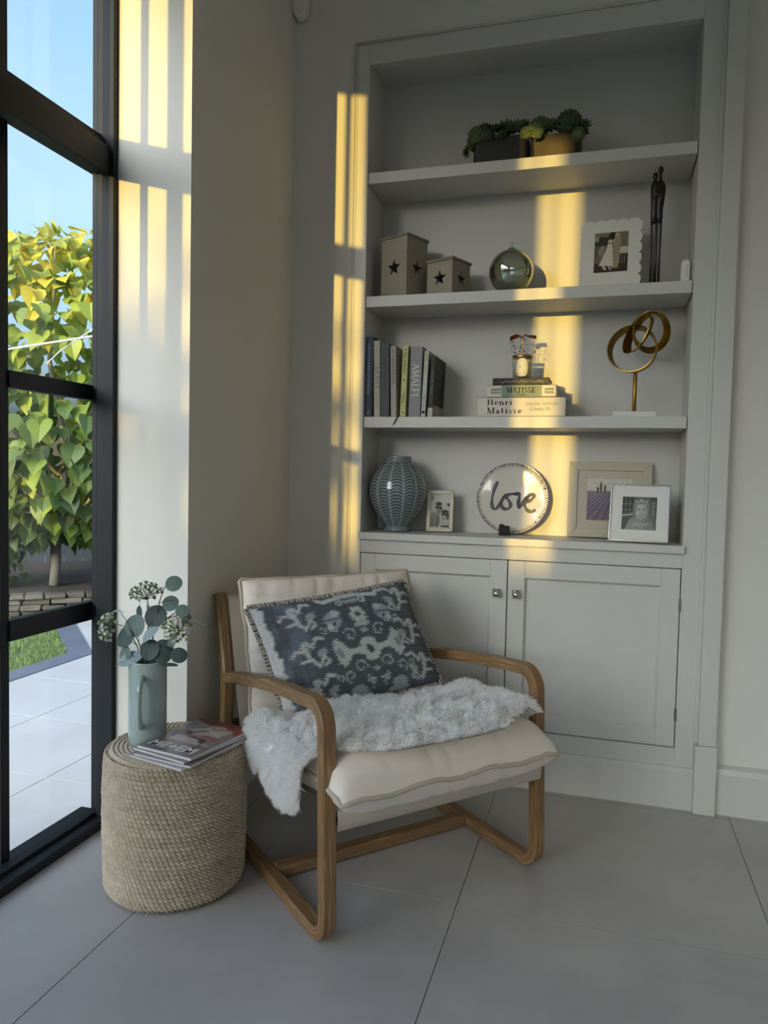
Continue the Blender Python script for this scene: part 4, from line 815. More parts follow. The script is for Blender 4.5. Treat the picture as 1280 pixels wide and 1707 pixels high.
# scalloped outline: lobes round a rectangle
def scallop(w, h, nx_, ny_, depth):
    pts = []; rx = w/nx_/2; ry = h/ny_/2
    def lobes(n, start, d, nrm, r):
        for i in range(n):
            c = (start[0]+d[0]*r*(2*i+1), start[1]+d[1]*r*(2*i+1))
            for k in range(7): a = PI*k/6; pts.append((c[0] - d[0]*r*math.cos(a) + nrm[0]*r*.55*math.sin(a), c[1] - d[1]*r*math.cos(a) + nrm[1]*r*.55*math.sin(a)))
    lobes(nx_, (-w/2, 0), (1, 0), (0, -1), rx); lobes(ny_, (w/2, 0), (0, 1), (1, 0), ry); lobes(nx_, (w/2, h), (-1, 0), (0, 1), rx); lobes(ny_, (-w/2, h), (0, -1), (-1, 0), ry)
    out = [pts[0]]
    for q in pts[1:]:
        if math.hypot(q[0]-out[-1][0], q[1]-out[-1][1]) > 1e-4: out.append(q)
    if math.hypot(out[0][0]-out[-1][0], out[0][1]-out[-1][1]) < 1e-4: out.pop()
    return MB().prism([(x, z+.011) for x, z in out], 0, depth)
lean_frame('photo_frame', 'white scalloped photo frame with a sepia wedding picture on the second shelf', -.006, 2.86, S2, .205, .25, .10, math.radians(-4), .05, .014, 'scallop_white', wedding, .118, .148, px=.002, pz=.062, outline=scallop(.196, .236, 5, 6, .014))
lean_frame('photo_frame', 'small taupe photo frame with a couple in sunglasses beside the vase', -.6255, 2.915, CT, .108, .166, .13, math.radians(6), .016, .012, 'champagne_frame', beach_couple, .078, .130, nx=60, ny=90)
lean_frame('photo_frame', 'large cream frame with a lavender field print behind the white photo frame', .022, 2.944, CT, .305, .292, .15, 0, .034, .016, 'cream_frame', lavender, .163, .160, px=.0, pz=.066, mount_m='mount_cream', nx=90, ny=90)
lean_frame('photo_frame', 'square white frame with a black and white child portrait at the front of the counter', .1225, 2.802, CT, .206, .210, .20, math.radians(-8), .006, .012, 'silver_frame', child, .118, .120, px=0, pz=.044, nx=90, ny=90)

# embracing couple carved in dark wood
mat('ebony', '17120f', .3, var=.15, bump=.05)
t = thing('couple_sculpture', 'tall thin dark carving of an embracing couple on the second shelf', 'sculpture', (.150, 2.85, S2))
def figure(name, x0, hd, dx):
    mb = MB()
    for lx in (-.0065, .0065): mb.tube([(x0+lx*.85, 0, 0.0), (x0+lx*.9+dx*.02, 0, .1), (x0+lx+dx*.03, 0, .215), (x0+lx*.8+dx*.05, 0, .24)], [.0042, .0040, .0048, .0065], 10)
    prof = [(.225, .0085, 0), (.24, .0125, 0), (.27, .0125, 0), (.30, .0145, .001), (.33, .017, .002), (.352, .0165, .002), (.366, .0105, .0), (.374, .0048, .0)]
    mb.tube([(x0+dx*(.05+(z-.22)*.35)+o, 0, z) for z, r, o in prof] + [(x0+dx*.1, 0, hd-.028), (x0+dx*.1, 0, hd-.02)], [r for z, r, o in prof] + [.0038, .004], 14)
    mb.sphere((x0+dx*.1, 0, hd-.014), .0098, 14, 10, (.95, 1, 1.45)); return mb
put('taller_figure', figure('a', .006, .420, .006), 'ebony', t, smooth=True); put('shorter_figure', figure('b', -.010, .400, -.0035), 'ebony', t, smooth=True)
put('embracing_arm', MB().tube([(.014, -.010, .345), (.004, -.018, .325), (-.010, -.017, .31), (-.018, -.008, .30)], [.006, .0065, .006, .004], 10), 'ebony', t, smooth=True)
# little white gadget
t = thing('sensor_gadget', 'small white rounded plastic gadget at the right end of the second shelf', 'gadget', (.254, 2.87, S2), (0, 0, math.radians(-12)))
put('body', MB().prism([(-.016+.006*math.cos(PI+i*PI/8)+.006, .010+0*i) for i in range(0)] or [(-.017, 0), (.015, 0), (.016, .08), (.011, .093), (-.011, .093), (-.016, .08)], -.012, .014), 'white_plastic', t, bevel=.005, seg=3)
put('grille', MB().box(.002, .003, -.0127, -.012, .03, .075).box(.006, .007, -.0127, -.012, .03, .075), 'hinge_steel', t)

# gold knot
mat('brushed_gold', '9a7a35', .33, metal=1.0, var=.08, scale=30, bump=.1, bscale=200, stretch=(1, 6, 1)); mat('white_marble', 'd8d5d0', .3, var=.05, scale=8)
t = thing('knot_sculpture', 'gold ribbon knot sculpture on a thin stem and marble base', 'sculpture', (.097, 2.875, S3))
put('base', MB().box(-.075, .075, -.04, .04, 0, .021), 'white_marble', t, bevel=.003)
put('stem', MB().lathe([(.009, .021), (.009, .026), (.0072, .028), (.0072, .160), (.010, .165)], 20), 'brushed_gold', t, smooth=True)
def band(c, ax, bx, w, th=.0035, a0=0, n=72):
    """closed flat ribbon round the ellipse c + ax cos + bx sin, w wide across the ellipse plane"""
    ax, bx, c = Vector(ax), Vector(bx), Vector(c); nn_ = ax.cross(bx).normalized(); V = []; F = []
    for i in range(n):
        a = 2*PI*i/n; d = ax*math.cos(a)+bx*math.sin(a); r = d.normalized(); p = c+d
        V += [p - nn_*w/2 - r*th/2, p + nn_*w/2 - r*th/2, p + nn_*w/2 + r*th/2, p - nn_*w/2 + r*th/2]
    for i in range(n):
        j = (i+1) % n
        for k in range(4): F.append((i*4+k, i*4+(k+1) % 4, j*4+(k+1) % 4, j*4+k))
    return MB().add(V, F)
def ribbon(c, ax, bx, w, tilt, th=.004, n=96, wob=0.0):
    """closed flat ribbon round an ellipse; its width turns by tilt (radians) about the path so the broad face shows"""
    ax, bx, c = Vector(ax), Vector(bx), Vector(c); nz_ = ax.cross(bx).normalized(); V = []; F = []
    for i in range(n):
        a = 2*PI*i/n; d = ax*math.cos(a)+bx*math.sin(a); tg = (bx*math.cos(a)-ax*math.sin(a)).normalized(); r = tg.cross(nz_).normalized(); r = r if r.dot(d) > 0 else -r
        tl = tilt + wob*math.sin(a+.6); wv = nz_*math.cos(tl) + r*math.sin(tl); tv = wv.cross(tg); p = c+d
        V += [p - wv*w/2 - tv*th/2, p + wv*w/2 - tv*th/2, p + wv*w/2 + tv*th/2, p - wv*w/2 + tv*th/2]
    for i in range(n):
        j = (i+1) % n
        for k in range(4): F.append((i*4+k, i*4+(k+1) % 4, j*4+(k+1) % 4, j*4+k))
    return MB().add(V, F)
put('ribbon_loop', ribbon((-.012, 0, .247), (.080, -.03, .0), (.0, .02, .083), .032, .22), 'brushed_gold', t)
put('ribbon_loop', ribbon((.008, -.002, .305), (-.034, .028, -.010), (.022, .004, .066), .034, -.35, wob=.3), 'brushed_gold', t)
put('ribbon_loop', ribbon((.046, .002, .312), (.046, .022, -.040), (.034, -.028, .048), .032, .45, wob=.3), 'brushed_gold', t)

# a small drawn serif alphabet: 'l' strokes (thick or hair), 'a' arcs with swelling sides, 's' serifs; cap height 1
_T, _h = 'T', 'h'
GL = {'H': (.95, [(.2,0,.2,1,_T), (.75,0,.75,1,_T), (.2,.52,.75,.52,_h)], [], [(.2,0),(.2,1),(.75,0),(.75,1)]),
 'M': (1.05, [(.15,0,.15,1,_h), (.9,0,.9,1,_T), (.17,1,.52,.04,_T), (.52,.04,.88,1,_h)], [], [(.15,0),(.9,0),(.12,1),(.92,1)]),
 'A': (.86, [(.06,0,.42,1,_h), (.42,1,.8,0,_T), (.2,.35,.66,.35,_h)], [], [(.06,0),(.8,0)]),
 'T': (.8, [(.4,0,.4,1,_T), (.05,.97,.75,.97,_h), (.05,.97,.05,.78,_h), (.75,.97,.75,.78,_h)], [], [(.4,0)]),
 'I': (.42, [(.21,0,.21,1,_T)], [], [(.21,0),(.21,1)]),
 'S': (.66, [], [(.32,.74,.22,.25,30,270), (.32,.25,.24,.25,90,-150)], []),
 'E': (.76, [(.2,0,.2,1,_T), (.1,.98,.65,.98,_h), (.2,.52,.52,.52,_h), (.1,.02,.68,.02,_h), (.65,.98,.65,.8,_h), (.68,.02,.68,.22,_h)], [], []),
 'F': (.7, [(.2,0,.2,1,_T), (.1,.98,.65,.98,_h), (.2,.52,.52,.52,_h), (.65,.98,.65,.8,_h)], [], [(.2,0)]),
 'L': (.7, [(.2,0,.2,1,_T), (.1,.02,.66,.02,_h), (.66,.02,.66,.25,_h)], [], [(.2,1)]),
 'B': (.78, [(.2,0,.2,1,_T), (.1,.98,.38,.98,_h), (.1,.02,.4,.02,_h), (.2,.53,.4,.53,_h)], [(.38,.755,.22,.225,90,-90), (.4,.275,.27,.255,90,-90)], []),
 'G': (.92, [(.78,.05,.78,.42,_T)], [(.46,.5,.36,.5,50,330)], [(.78,.42)]),
 'R': (.84, [(.2,0,.2,1,_T), (.1,.98,.4,.98,_h), (.2,.5,.4,.5,_h), (.42,.5,.76,0,_T)], [(.4,.74,.23,.24,90,-90)], [(.2,0),(.78,0)]),
 'V': (.82, [(.06,1,.42,0,_T), (.42,0,.76,1,_h)], [], [(.06,1),(.76,1)]), 'C': (.85, [], [(.46,.5,.36,.5,45,315)], []), 'O': (.95, [], [(.48,.5,.38,.5,0,360)], []),
 'N': (.98, [(.16,0,.16,1,_h), (.16,1,.8,0,_T), (.8,0,.8,1,_h)], [], [(.16,0),(.12,1),(.8,1)]), 'D': (.92, [(.2,0,.2,1,_T), (.1,.98,.4,.98,_h), (.1,.02,.4,.02,_h)], [(.4,.5,.4,.48,90,-90)], []),
 'e': (.60, [(.07,.34,.5,.34,_h)], [(.29,.31,.23,.31,0,315)], []), 'n': (.74, [(.16,0,.16,.62,_T), (.55,0,.55,.40,_T)], [(.355,.38,.195,.24,0,160)], [(.16,0),(.55,0),(.1,.61)]),
 'r': (.52, [(.16,0,.16,.62,_T)], [(.34,.40,.17,.21,55,165)], [(.16,0),(.1,.61)]), 'i': (.38, [(.18,0,.18,.62,_T), (.18,.82,.18,.93,_T)], [], [(.18,0),(.12,.61)]),
 'a': (.60, [(.42,.04,.42,.44,_T)], [(.25,.43,.17,.18,0,160), (.25,.17,.19,.17,50,320)], [(.46,0)]), 't': (.44, [(.18,.1,.18,.86,_T), (.02,.6,.38,.6,_h)], [(.29,.13,.11,.12,180,310)], []),
 's': (.46, [], [(.21,.46,.14,.155,30,270), (.21,.16,.16,.155,90,-150)], []), ' ': (.4, [], [], [])}
def serif_mb(txt, width, wt=.16, hair=.05, track=.06):
    """drawn serif lettering in the x-z plane, centred; wt and hair are stroke widths as a share of the cap height"""
    mb = MB(); x = 0
    def seg(x0, y0, x1, y1, w0, w1=None):
        w1 = w0 if w1 is None else w1; d = Vector((x1-x0, y1-y0)); d.normalize(); n = (-d.y, d.x)
        mb.add([(x0+n[0]*w0/2, 0, y0+n[1]*w0/2), (x0-n[0]*w0/2, 0, y0-n[1]*w0/2), (x1-n[0]*w1/2, 0, y1-n[1]*w1/2), (x1+n[0]*w1/2, 0, y1+n[1]*w1/2)], [(0, 1, 2, 3)])
    for ch in txt:
        adv, ls, arcs, sf = GL[ch]
        for x0, y0, x1, y1, k in ls: seg(x+x0, y0, x+x1, y1, wt if k == 'T' else hair)
        for cx, cy, rx, ry, a0, a1 in arcs:
            n = max(6, int(abs(a1-a0)/18)); P = []; rx -= wt*.3; ry -= hair*.5
            for i in range(n+1):
                a = math.radians(a0+(a1-a0)*i/n); P.append((x+cx+rx*math.cos(a), cy+ry*math.sin(a), hair+(wt-hair)*abs(math.cos(a))**1.3))
            for i in range(n): seg(P[i][0], P[i][1], P[i+1][0], P[i+1][1], P[i][2], P[i+1][2])
        for sx, sy in sf: seg(x+sx-wt*.5-.07, sy+(.022 if sy < .3 else -.022), x+sx+wt*.5+.07, sy+(.022 if sy < .3 else -.022), hair*.9)
        x += adv + track
    x -= track; k = width/x; return xform(mb, Matrix.Translation((-width/2, 0, -k*.5)) @ Matrix.Scale(k, 4))

# ---------------------------------------------------------------- books
for nm, c in (('book_navy', '1d3249'), ('book_cream', 'b9b0a2'), ('book_slate', '3f4a4e'), ('book_greige', 'a29c94'), ('book_lime', 'bfc083'), ('book_grey', '85868a'), ('book_silver', 'bcbcb6'), ('book_black', '221f1d'), ('book_white', 'cfc8ba'), ('book_sage', '7e8a76'), ('paper', 'ddd6c6'), ('ink_black', '171513'), ('ink_white', 'e4dfd4'), ('ink_gold', 'c9a650'), ('ink_grey', '77736c'), ('ink_pale_blue', '8fa6bd'), ('ribbon_black', '15120f'), ('ink_green', '4c5a48')): mat(nm, c, .55, var=.04, scale=20)
def book(label, x, w, h, m, lines=(), lean=0.0, depth=.185, y=2.80, extra=None, group='upright books on the third shelf'):
    """upright book, spine towards -y; lines: (text, size, dx, z centre, ink, width)"""
    t = thing('book', label, 'book', (x, y, S3 + abs(lean)*w/2), (0, lean, 0), group)
    th = .0025; put('cover', MB().box(-w/2, -w/2+th, 0, depth, 0, h).box(w/2-th, w/2, 0, depth, 0, h).box(-w/2, w/2, 0, .003, 0, h), m, t, bevel=.001, seg=1)
    put('pages', MB().box(-w/2+th, w/2-th, .003, depth-.004, .003, h-.004), 'paper', t)
    for s, size, dx, zc, ink, wid in lines:
        base = serif_mb(s, wid, .13, .06) if all(c in GL for c in s) else text_mb(s, size, 0, wid)
        mb = xform(base, Matrix.Translation((dx, -.0006, zc)) @ Matrix.Rotation(PI/2, 4, 'Y')); put('spine_lettering', mb, ink, t)
    if extra: extra(t, w, h, depth)
    return t
def k_navy(t, w, h, d): put('spine_picture', MB().box(.004, w/2-.0005, -.0006, 0, .01, .1), 'ink_black', t); put('emblem', MB().tube([(-.006, -.001, .018), (-.001, -.001, .012), (.004, -.001, .02), (.0, -.001, .026)], .001, 5), 'ink_white', t)
book('dark navy hardback at the left end of the upright row', -.8955, .030, .312, 'book_navy', [('THE LITTLE BOOK OF INTERIORS', .011, -.004, .185, 'ink_pale_blue', .20)], 0, extra=k_navy)
book('cream paperback with pink and grey lettering second in the upright row', -.861, .026, .296, 'book_cream', [('VERVE', .02, .004, .15, 'ink_grey', .09), ('LIFE', .014, -.004, .19, 'ink_grey', .035), ('AUTHOR', .008, .0, .06, 'ink_grey', .05), ('EDITION', .006, .0, .25, 'ink_grey', .035)], -.022)
def k_slate(t, w, h, d): put('spine_rule', MB().box(-w/2, w/2, -.0006, 0, .028, .029), 'ink_black', t)
book('slate grey hardback third in the upright row', -.829, .037, .283, 'book_slate', [('MODERN HOUSE PORTRAIT', .011, .0, .165, 'ink_black', .13)], -.020, extra=k_slate)
book('pale greige book with small dark capitals fourth in the upright row', -.793, .024, .274, 'book_greige', [('VICTORIAN MODERN', .010, .0, .195, 'ink_black', .135)], -.030)
def k_lime(t, w, h, d):
    put('emblem', MB().lathe([(.0001, -.0006), (.0035, -.0004)], 4, (0, -.0004, .016), 'y').lathe([(.0001, -.0006), (.003, -.0004)], 12, (0, -.0004, .14), 'y'), 'ink_black', t)
    put('ribbon_marker', MB().tube([(-.008, .02, .004), (-.010, -.010, .004), (-.013, -.0195, .001), (-.017, -.0215, -.008), (-.024, -.0215, -.022), (-.032, -.0215, -.034)], [.0012, .0015, .0018, .002, .0024, .0012], 6), 'ribbon_black', t, smooth=True)
book('lime yellow paperback with a black ribbon marker in the upright row', -.757, .0235, .274, 'book_lime', [('A Year of Books', .014, .0, .215, 'ink_black', .095), ('Readings', .008, .002, .075, 'ink_black', .045), ('& Notes', .008, -.004, .07, 'ink_black', .03)], .024, extra=k_lime)
book('wide mid-grey hardback lettered in capitals in the upright row', -.711, .048, .268, 'book_grey', [('AMALFI', .027, .0, .14, 'ink_white', .125)], .018)
def k_ny(t, w, h, d):
    o = put('roundel', MB().lathe([(.0001, -.0006), (.0065, -.0004)], 20, (0, -.0004, .018), 'y'), 'ink_black', t)
    put('spine_label', MB().box(-w/2+.0005, w/2-.0005, -.0005, 0, .155, .252), 'ink_black', t)
book('slim silver-grey paperback with gold title in the upright row', -.6755, .018, .252, 'book_silver', [('New York', .019, .0, .205, 'ink_gold', .085), ('Paper Trail', .008, .0, .06, 'ink_black', .045)], .037, extra=lambda t, w, h, d: put('roundel', MB().lathe([(.0001, -.0006), (.0062, -.0004)], 20, (0, -.0004, .017), 'y'), 'ink_black', t))
def k_black(t, w, h, d):
    put('cover_picture', MB().box(w/2, w/2+.0005, .01, d-.004, .0, .045), 'book_greige', t); put('spine_band', MB().box(-w/2, w/2, -.0006, 0, .0, .034), 'book_cream', t)
    for i, s in enumerate(('THE', 'NIGHT', 'YARD')):
        mb = xform(text_mb(s, .03, 0, .06), Matrix.Translation((w/2+.0006, .09, .185-.028*i)) @ Matrix.Rotation(PI/2, 4, 'Z')); put('cover_lettering', mb, 'ink_grey', t)
book('short black book showing its dark front cover at the right end of the row', -.649, .019, .232, 'book_black', [('NIGHT YARD', .011, .0, .13, 'ink_grey', .09)], .042, extra=k_black)
def flat_book(label, x0, x1, z0, z1, m, front=2.80, d=.19, rz=0.0, group='stacked art books'):
    cx = (x0+x1)/2; t = thing('book', label, 'book', (cx, front, z0), (0, 0, rz), group); w = (x1-x0)/2; h = z1-z0
    put('cover', MB().box(-w, w, 0, d, 0, .003).box(-w, w, 0, d, h-.003, h).box(-w, w, 0, .003, 0, h), m, t, bevel=.001, seg=1); put('pages', MB().box(-w+.003, w-.004, .003, d-.004, .003, h-.003), 'paper', t); return t, w, h
def wr(t, s, x, z, width, ink, bold=0.0, sp=1.0): put('spine_lettering', xform(text_mb(s, .02, bold, width, sp), Matrix.Translation((x, -.0006, z))), ink, t)
def ws(t, s, x, z, width, ink, wt=.16, hair=.05, sx=1.0, track=.06):
    mb = xform(serif_mb(s, width/sx, wt, hair, track), Matrix.Diagonal((sx, 1, 1, 1))); put('spine_lettering', xform(mb, Matrix.Translation((x, -.0006, z))), ink, t)
t, w, h = flat_book('thick cream art book lettered Henri Matisse at the bottom of the stack', -.467, -.143, S3, 1.4535, 'book_white')
ws(t, 'Henri', -.078, .0535, .094, 'ink_black', .19, .06, 1.22, .13); ws(t, 'Matisse', -.0595, .0225, .131, 'ink_black', .19, .06, 1.22, .13); ws(t, 'GALERIE MAEGHT', .077, .047, .118, 'ink_grey', .17, .07); wr(t, 'La Semaine 1951', .072, .028, .07, 'ink_grey')
t, w, h = flat_book('cream and sage art book lettered MATISSE in the middle of the stack', -.432, -.178, 1.4541, 1.499, 'book_white', 2.802, .185)
put('spine_label', MB().box(-.072, .075, -.0006, 0, .0005, .0445), 'book_sage', t); ws(t, 'MATISSE', .0, .026, .106, 'ink_white', .17, .08); wr(t, 'Drawings', .0, .009, .03, 'ink_white')
for sx in (-1, 1):
    for i in range(5):
        c = sx*(.085+.0065*i) if sx > 0 else -.112+.0075*i
        for k in (-1, 1): put('leaf_motif', MB().add([(c, -.0008, .0225), (c-sx*.0+.002, -.0008, .0225+k*.008), (c+.0075, -.0008, .0225+k*.0105), (c+.0055, -.0008, .0225+k*.004)], [(0, 1, 2, 3)]), 'ink_green', t)
t, w, h = flat_book('thin black book with pale script on its spine on top of the stack', -.412, -.204, 1.4996, 1.525, 'book_black', 2.804, .16)
scr = MB(); xx = np.linspace(-.075, .085, 120)
pts = [(x, -.0012, .0115 + .0035*math.sin(x*520)*(.5+.5*math.sin(x*90+1)) + .002*math.sin(x*210)) for x in xx]
for a_, b_ in ((0, 44), (48, 82), (85, 120)): scr.tube(pts[a_:b_], .0006, 4)
put('spine_script', scr, 'ink_white', t)

# candle with a gilt carousel
glass_mat('candle_glass', (.93, .94, .92), .9, .02); mat('candle_wax', 'd9d3c3', .6); mat('gilt', 'b08a58', .25, metal=1.0, var=.1); mat('rose_gold', 'a8826a', .25, metal=1.0); mat('label_paper', 'e6e0d2', .7)
t = thing('candle', 'glass jar candle with an oval label and a gilt carousel on the book stack', 'candle', (-.311, 2.872, 1.5258))
put('glass_jar', MB().lathe([(.0001, 0), (.033, 0), (.035, .004), (.0385, .085), (.0385, .089), (.0365, .089), (.0335, .012), (.0001, .010)], 40), 'candle_glass', t, smooth=True)
put('wax', MB().lathe([(.0001, .011), (.0325, .012), (.0360, .072), (.0001, .073)], 32), 'candle_wax', t, smooth=True)
put('rim', MB().lathe([(.0388, .082), (.0395, .083), (.0395, .0895), (.0380, .0905), (.0362, .0895), (.0362, .083)], 40), 'gilt', t, smooth=True)
def curved_oval(rx, rz, R, zc, m, n=40, r_off=0):
    V = [(math.sin(0)*R, -R, zc)]; 
    for i in range(n):
        a = 2*PI*i/n; x = rx*math.copysign(abs(math.cos(a))**.75, math.cos(a)); V.append((R*math.sin(x/R), -R*math.cos(x/R), zc+rz*math.copysign(abs(math.sin(a))**.75, math.sin(a))))
    return MB().add(V, [(0, 1+i, 1+(i+1) % n) for i in range(n)])
for rx, rz, R, m in ((.0215, .034, .0387, 'label_paper'), (.0195, .032, .0390, 'ink_grey'), (.0185, .031, .0393, 'label_paper'), (.0145, .026, .0396, 'ink_grey'), (.0138, .0253, .0399, 'label_paper')): put('label', curved_oval(rx, rz, R, .044, m), m, t, rot=(math.radians(2.2), 0, math.radians(6)))
for ch, x, z in (('B', -.003, .060), ('A', .005, .053), ('I', -.008, .045), ('E', -.001, .036), ('S', .0055, .029)): put('label_lettering', xform(serif_mb(ch, .0105*GL[ch][0], .16, .06), Matrix.Rotation(math.radians(6), 4, 'Z') @ Matrix.Translation((x, -.0405, z))), 'ink_black', t)
ring_dots = MB()
for i in range(30):
    a = 2*PI*i/30; ring_dots.sphere((.0165*math.cos(a)+.004, -.0398, .044+.0285*math.sin(a)), .0007, 4, 3)
put('label_beading', ring_dots, 'ink_grey', t)
car = MB().tube([(0, 0, .073), (0, 0, .170)], .0009, 6); put('spindle', car, 'gilt', t)
for k, (a, tilt) in enumerate(((math.radians(8), .12), (math.radians(188), -.10), (math.radians(98), .1), (math.radians(278), -.1))):
    L = .05; d = Vector((math.cos(a), math.sin(a), 0)); s = Vector((-math.sin(a), math.cos(a), 0)); V = [d*.004 + Vector((0, 0, .166)), d*L + s*.011 + Vector((0, 0, .164+tilt*.04)), d*L*.97 - s*.004 + Vector((0, 0, .150+tilt*.02)), d*L*.5 - s*.009 + Vector((0, 0, .157)), d*L*.55 + s*.010 + Vector((0, 0, .171))]
    put('carousel_blade', MB().add(V, [(0, 3, 2, 4), (4, 2, 1)]), 'rose_gold', t)
    put('hanger', MB().tube([d*L*.8+Vector((0, 0, .155)), d*L*.82+Vector((0, 0, .125)), d*L*.8+Vector((0, 0, .098))], .0005, 4), 'gilt', t)
for a0 in (0, 90, 180, 270):
    mb = MB(); c = Vector((.038*math.cos(math.radians(a0+10)), .038*math.sin(math.radians(a0+10)), .115))
    for i in range(14):
        p = c + Vector((random.uniform(-.014, .014), random.uniform(-.006, .006), random.uniform(-.024, .024))); petal(mb, p, random.uniform(0, 6.28), random.uniform(-.6, 1.2), .012, .003)
    put('filigree_leaf', mb, 'gilt', t)
for o in [o for o in bpy.data.objects if o.name.startswith(('leaf_motif', 'label_lettering', 'spine_lettering'))]: pass

# ---------------------------------------------------------------- on the counter
attr_mat('glazed_vase', .18, coat=.6)
t = thing('vase', 'grey-green ovoid ceramic vase with rows of pale scallops on the counter', 'vase', (-.7935, 2.890, CT))
prof = [(.046, 0), (.052, .002), (.054, .010), (.050, .016), (.047, .02), (.060, .036), (.078, .058), (.095, .085), (.108, .118), (.1155, .150), (.1160, .172), (.1105, .200), (.098, .228), (.080, .252), (.060, .272), (.051, .279), (.050, .284), (.0525, .296), (.0525, .300), (.047, .300), (.046, .285), (.05, .270), (.05, .20)]
pz_ = np.array(prof); dd = np.r_[0, np.cumsum(np.hypot(*np.diff(pz_, axis=0).T))]; NVv = 260; NA = 288; sv = np.linspace(0, dd[-1], NVv); rr_ = np.interp(sv, dd, pz_[:, 0]); zz_ = np.interp(sv, dd, pz_[:, 1])
for _ in range(3): rr_[1:-1] = (rr_[:-2]+2*rr_[1:-1]+rr_[2:])/4
th_ = np.arange(NA)*2*PI/NA; V = np.stack([rr_[:, None]*np.cos(th_), rr_[:, None]*np.sin(th_), np.repeat(zz_[:, None], NA, 1)], -1)
ncol = 13; cph = (th_/(2*PI)*ncol + .30) % 1; xq = (cph-.5)*2                      # within a column
arch = .55*(1-np.abs(xq)**2.2); rowh = .0128; ph_ = (sv[:, None]/rowh - arch[None]*1.9) % 1
dark = np.array(lin('4a5659')); light = np.array(lin('98a3a4'))
m_ = np.clip((.5-np.abs(ph_-.45)-.17)/.10 + .5, 0, 1); m_ *= np.clip((.93-np.abs(xq))/.1, 0, 1)[None]; band_ = ((zz_ > .022) & (zz_ < .276) & (sv < dd[16]))[:, None]
m_ = np.where(band_, m_, .55+.25*np.sin(th_*18)[None]*np.sin(sv*700)[:, None]); C_ = light + (dark-light)*m_[..., None]; C_ = C_*(1+.12*rng.normal(0, .5, m_.shape))[..., None]
put('body', np_mesh('body', V.reshape(-1, 3), grid_quads(NVv, NA, False, True)[:, ::-1], np.clip(C_, 0, 1).reshape(-1, 3)), 'glazed_vase', t)
put('foot', MB().lathe([(.0001, .002), (.046, .002), (.046, .0001), (.049, .0001)], 32), 'book_slate', t)
# love plate on its stand
mat('plate_glaze', 'cfc8bd', .15, coat=.6, var=.03); mat('cobalt_ink', '1d1f33', .3, var=.2, scale=60); mat('stand_black', '121110', .35, metal=.4, bump=.3, bscale=120)
t = thing('plate', 'round white plate hand-lettered love with dark ticks round its rim', 'plate', (-.345, 2.935, CT+.0035), (-.13, 0, 0)); Rr = .141
put('dish', MB().lathe([(.0001, .004), (.118, .004), (.130, .001), (.139, -.004), (.141, -.0035), (.1405, -.0015), (.131, .006), (.119, .010), (.06, .012), (.0001, .012)], 64, (0, 0, Rr), 'y'), 'plate_glaze', t, smooth=True)
tick = MB()
for i in range(150):
    a = 2*PI*i/150 + rng.normal()*.008; L = .005 + .009*abs(math.sin(i*1.7)*math.sin(i*.61)); w_ = .0009+.0008*rng.random(); r0 = .1385; yv = lambda r: -.0052 if r > .136 else -.0052+(.1385-r)*.42
    c, s = math.cos(a), math.sin(a); P = lambda r, o: (r*c - o*s, yv(r), Rr + r*s + o*c); tick.add([P(r0, -w_), P(r0, w_), P(r0-L, w_*.7), P(r0-L, -w_*.7)], [(0, 1, 2, 3)])
put('rim_ticks', tick, 'cobalt_ink', t)
def cm(pts, n=8):
    out = []; P = [Vector((p[0], p[1])) for p in pts]; P = [P[0]*2-P[1]] + P + [P[-1]*2-P[-2]]
    for i in range(1, len(P)-2):
        for k in range(n):
            u_ = k/n; out.append(.5*((2*P[i]) + (P[i+1]-P[i-1])*u_ + (2*P[i-1]-5*P[i]+4*P[i+1]-P[i+2])*u_*u_ + (3*P[i]-P[i-1]-3*P[i+1]+P[i+2])*u_**3))
    return out + [P[-2]]
# strokes of the brush lettering, in plate radii (x right, y up)
strokes = [[(-.45, .42), (-.53, .20), (-.58, -.10), (-.555, -.30), (-.47, -.36), (-.36, -.25), (-.27, -.05), (-.18, .06)],
           [(-.14, .07), (-.26, -.05), (-.30, -.22), (-.22, -.34), (-.08, -.33), (-.03, -.22), (-.10, -.08), (-.17, .02), (-.05, .09), (.08, .10)],
           [(.08, .10), (.20, .10), (.21, .0), (.19, -.15), (.21, -.30), (.32, -.16), (.42, .02), (.52, .09)],
           [(.40, -.12), (.52, -.08), (.63, .03), (.60, .09), (.50, .07), (.41, -.07), (.38, -.22), (.45, -.36), (.58, -.40), (.66, -.36)]]
lv = MB()
for st in strokes:
    pts = [(p.x*Rr*.96, p.y*Rr*.96 + Rr + .004) for p in cm(st)]; W_ = .0072; n = len(pts); V = []
    for i, (x, z) in enumerate(pts):
        a, b = pts[max(0, i-1)], pts[min(n-1, i+1)]; d = Vector((b[0]-a[0], b[1]-a[1])).normalized(); w_ = W_*(.85+.2*math.sin(i*.35)); V += [(x-d.y*w_, .0032, z+d.x*w_), (x+d.y*w_, .0032, z-d.x*w_)]
    lv.add(V, [(2*i, 2*i+1, 2*i+3, 2*i+2) for i in range(n-1)])
    for (x, z) in (pts[0], pts[-1]): lv.add([(x, .0031, z)] + [(x+W_*.85*math.cos(k*PI/6), .0031, z+W_*.85*math.sin(k*PI/6)) for k in range(12)], [(0, 1+k, 1+(k+1) % 12) for k in range(12)])
put('love_lettering', lv, 'cobalt_ink', t)
t = thing('plate_stand', 'small black textured stand holding the love plate upright', 'stand', (-.366, 2.905, CT))
put('front_block', MB().prism([(-.019, 0), (.019, 0), (.021, .036), (.0, .037), (-.004, .042), (-.016, .043), (-.019, .036)], -.012, .010), 'stand_black', t, bevel=.003)
put('rear_arm', MB().box(-.012, .012, .008, .085, 0, .006).box(-.01, .01, .078, .086, 0, .07), 'stand_black', t, bevel=.002)
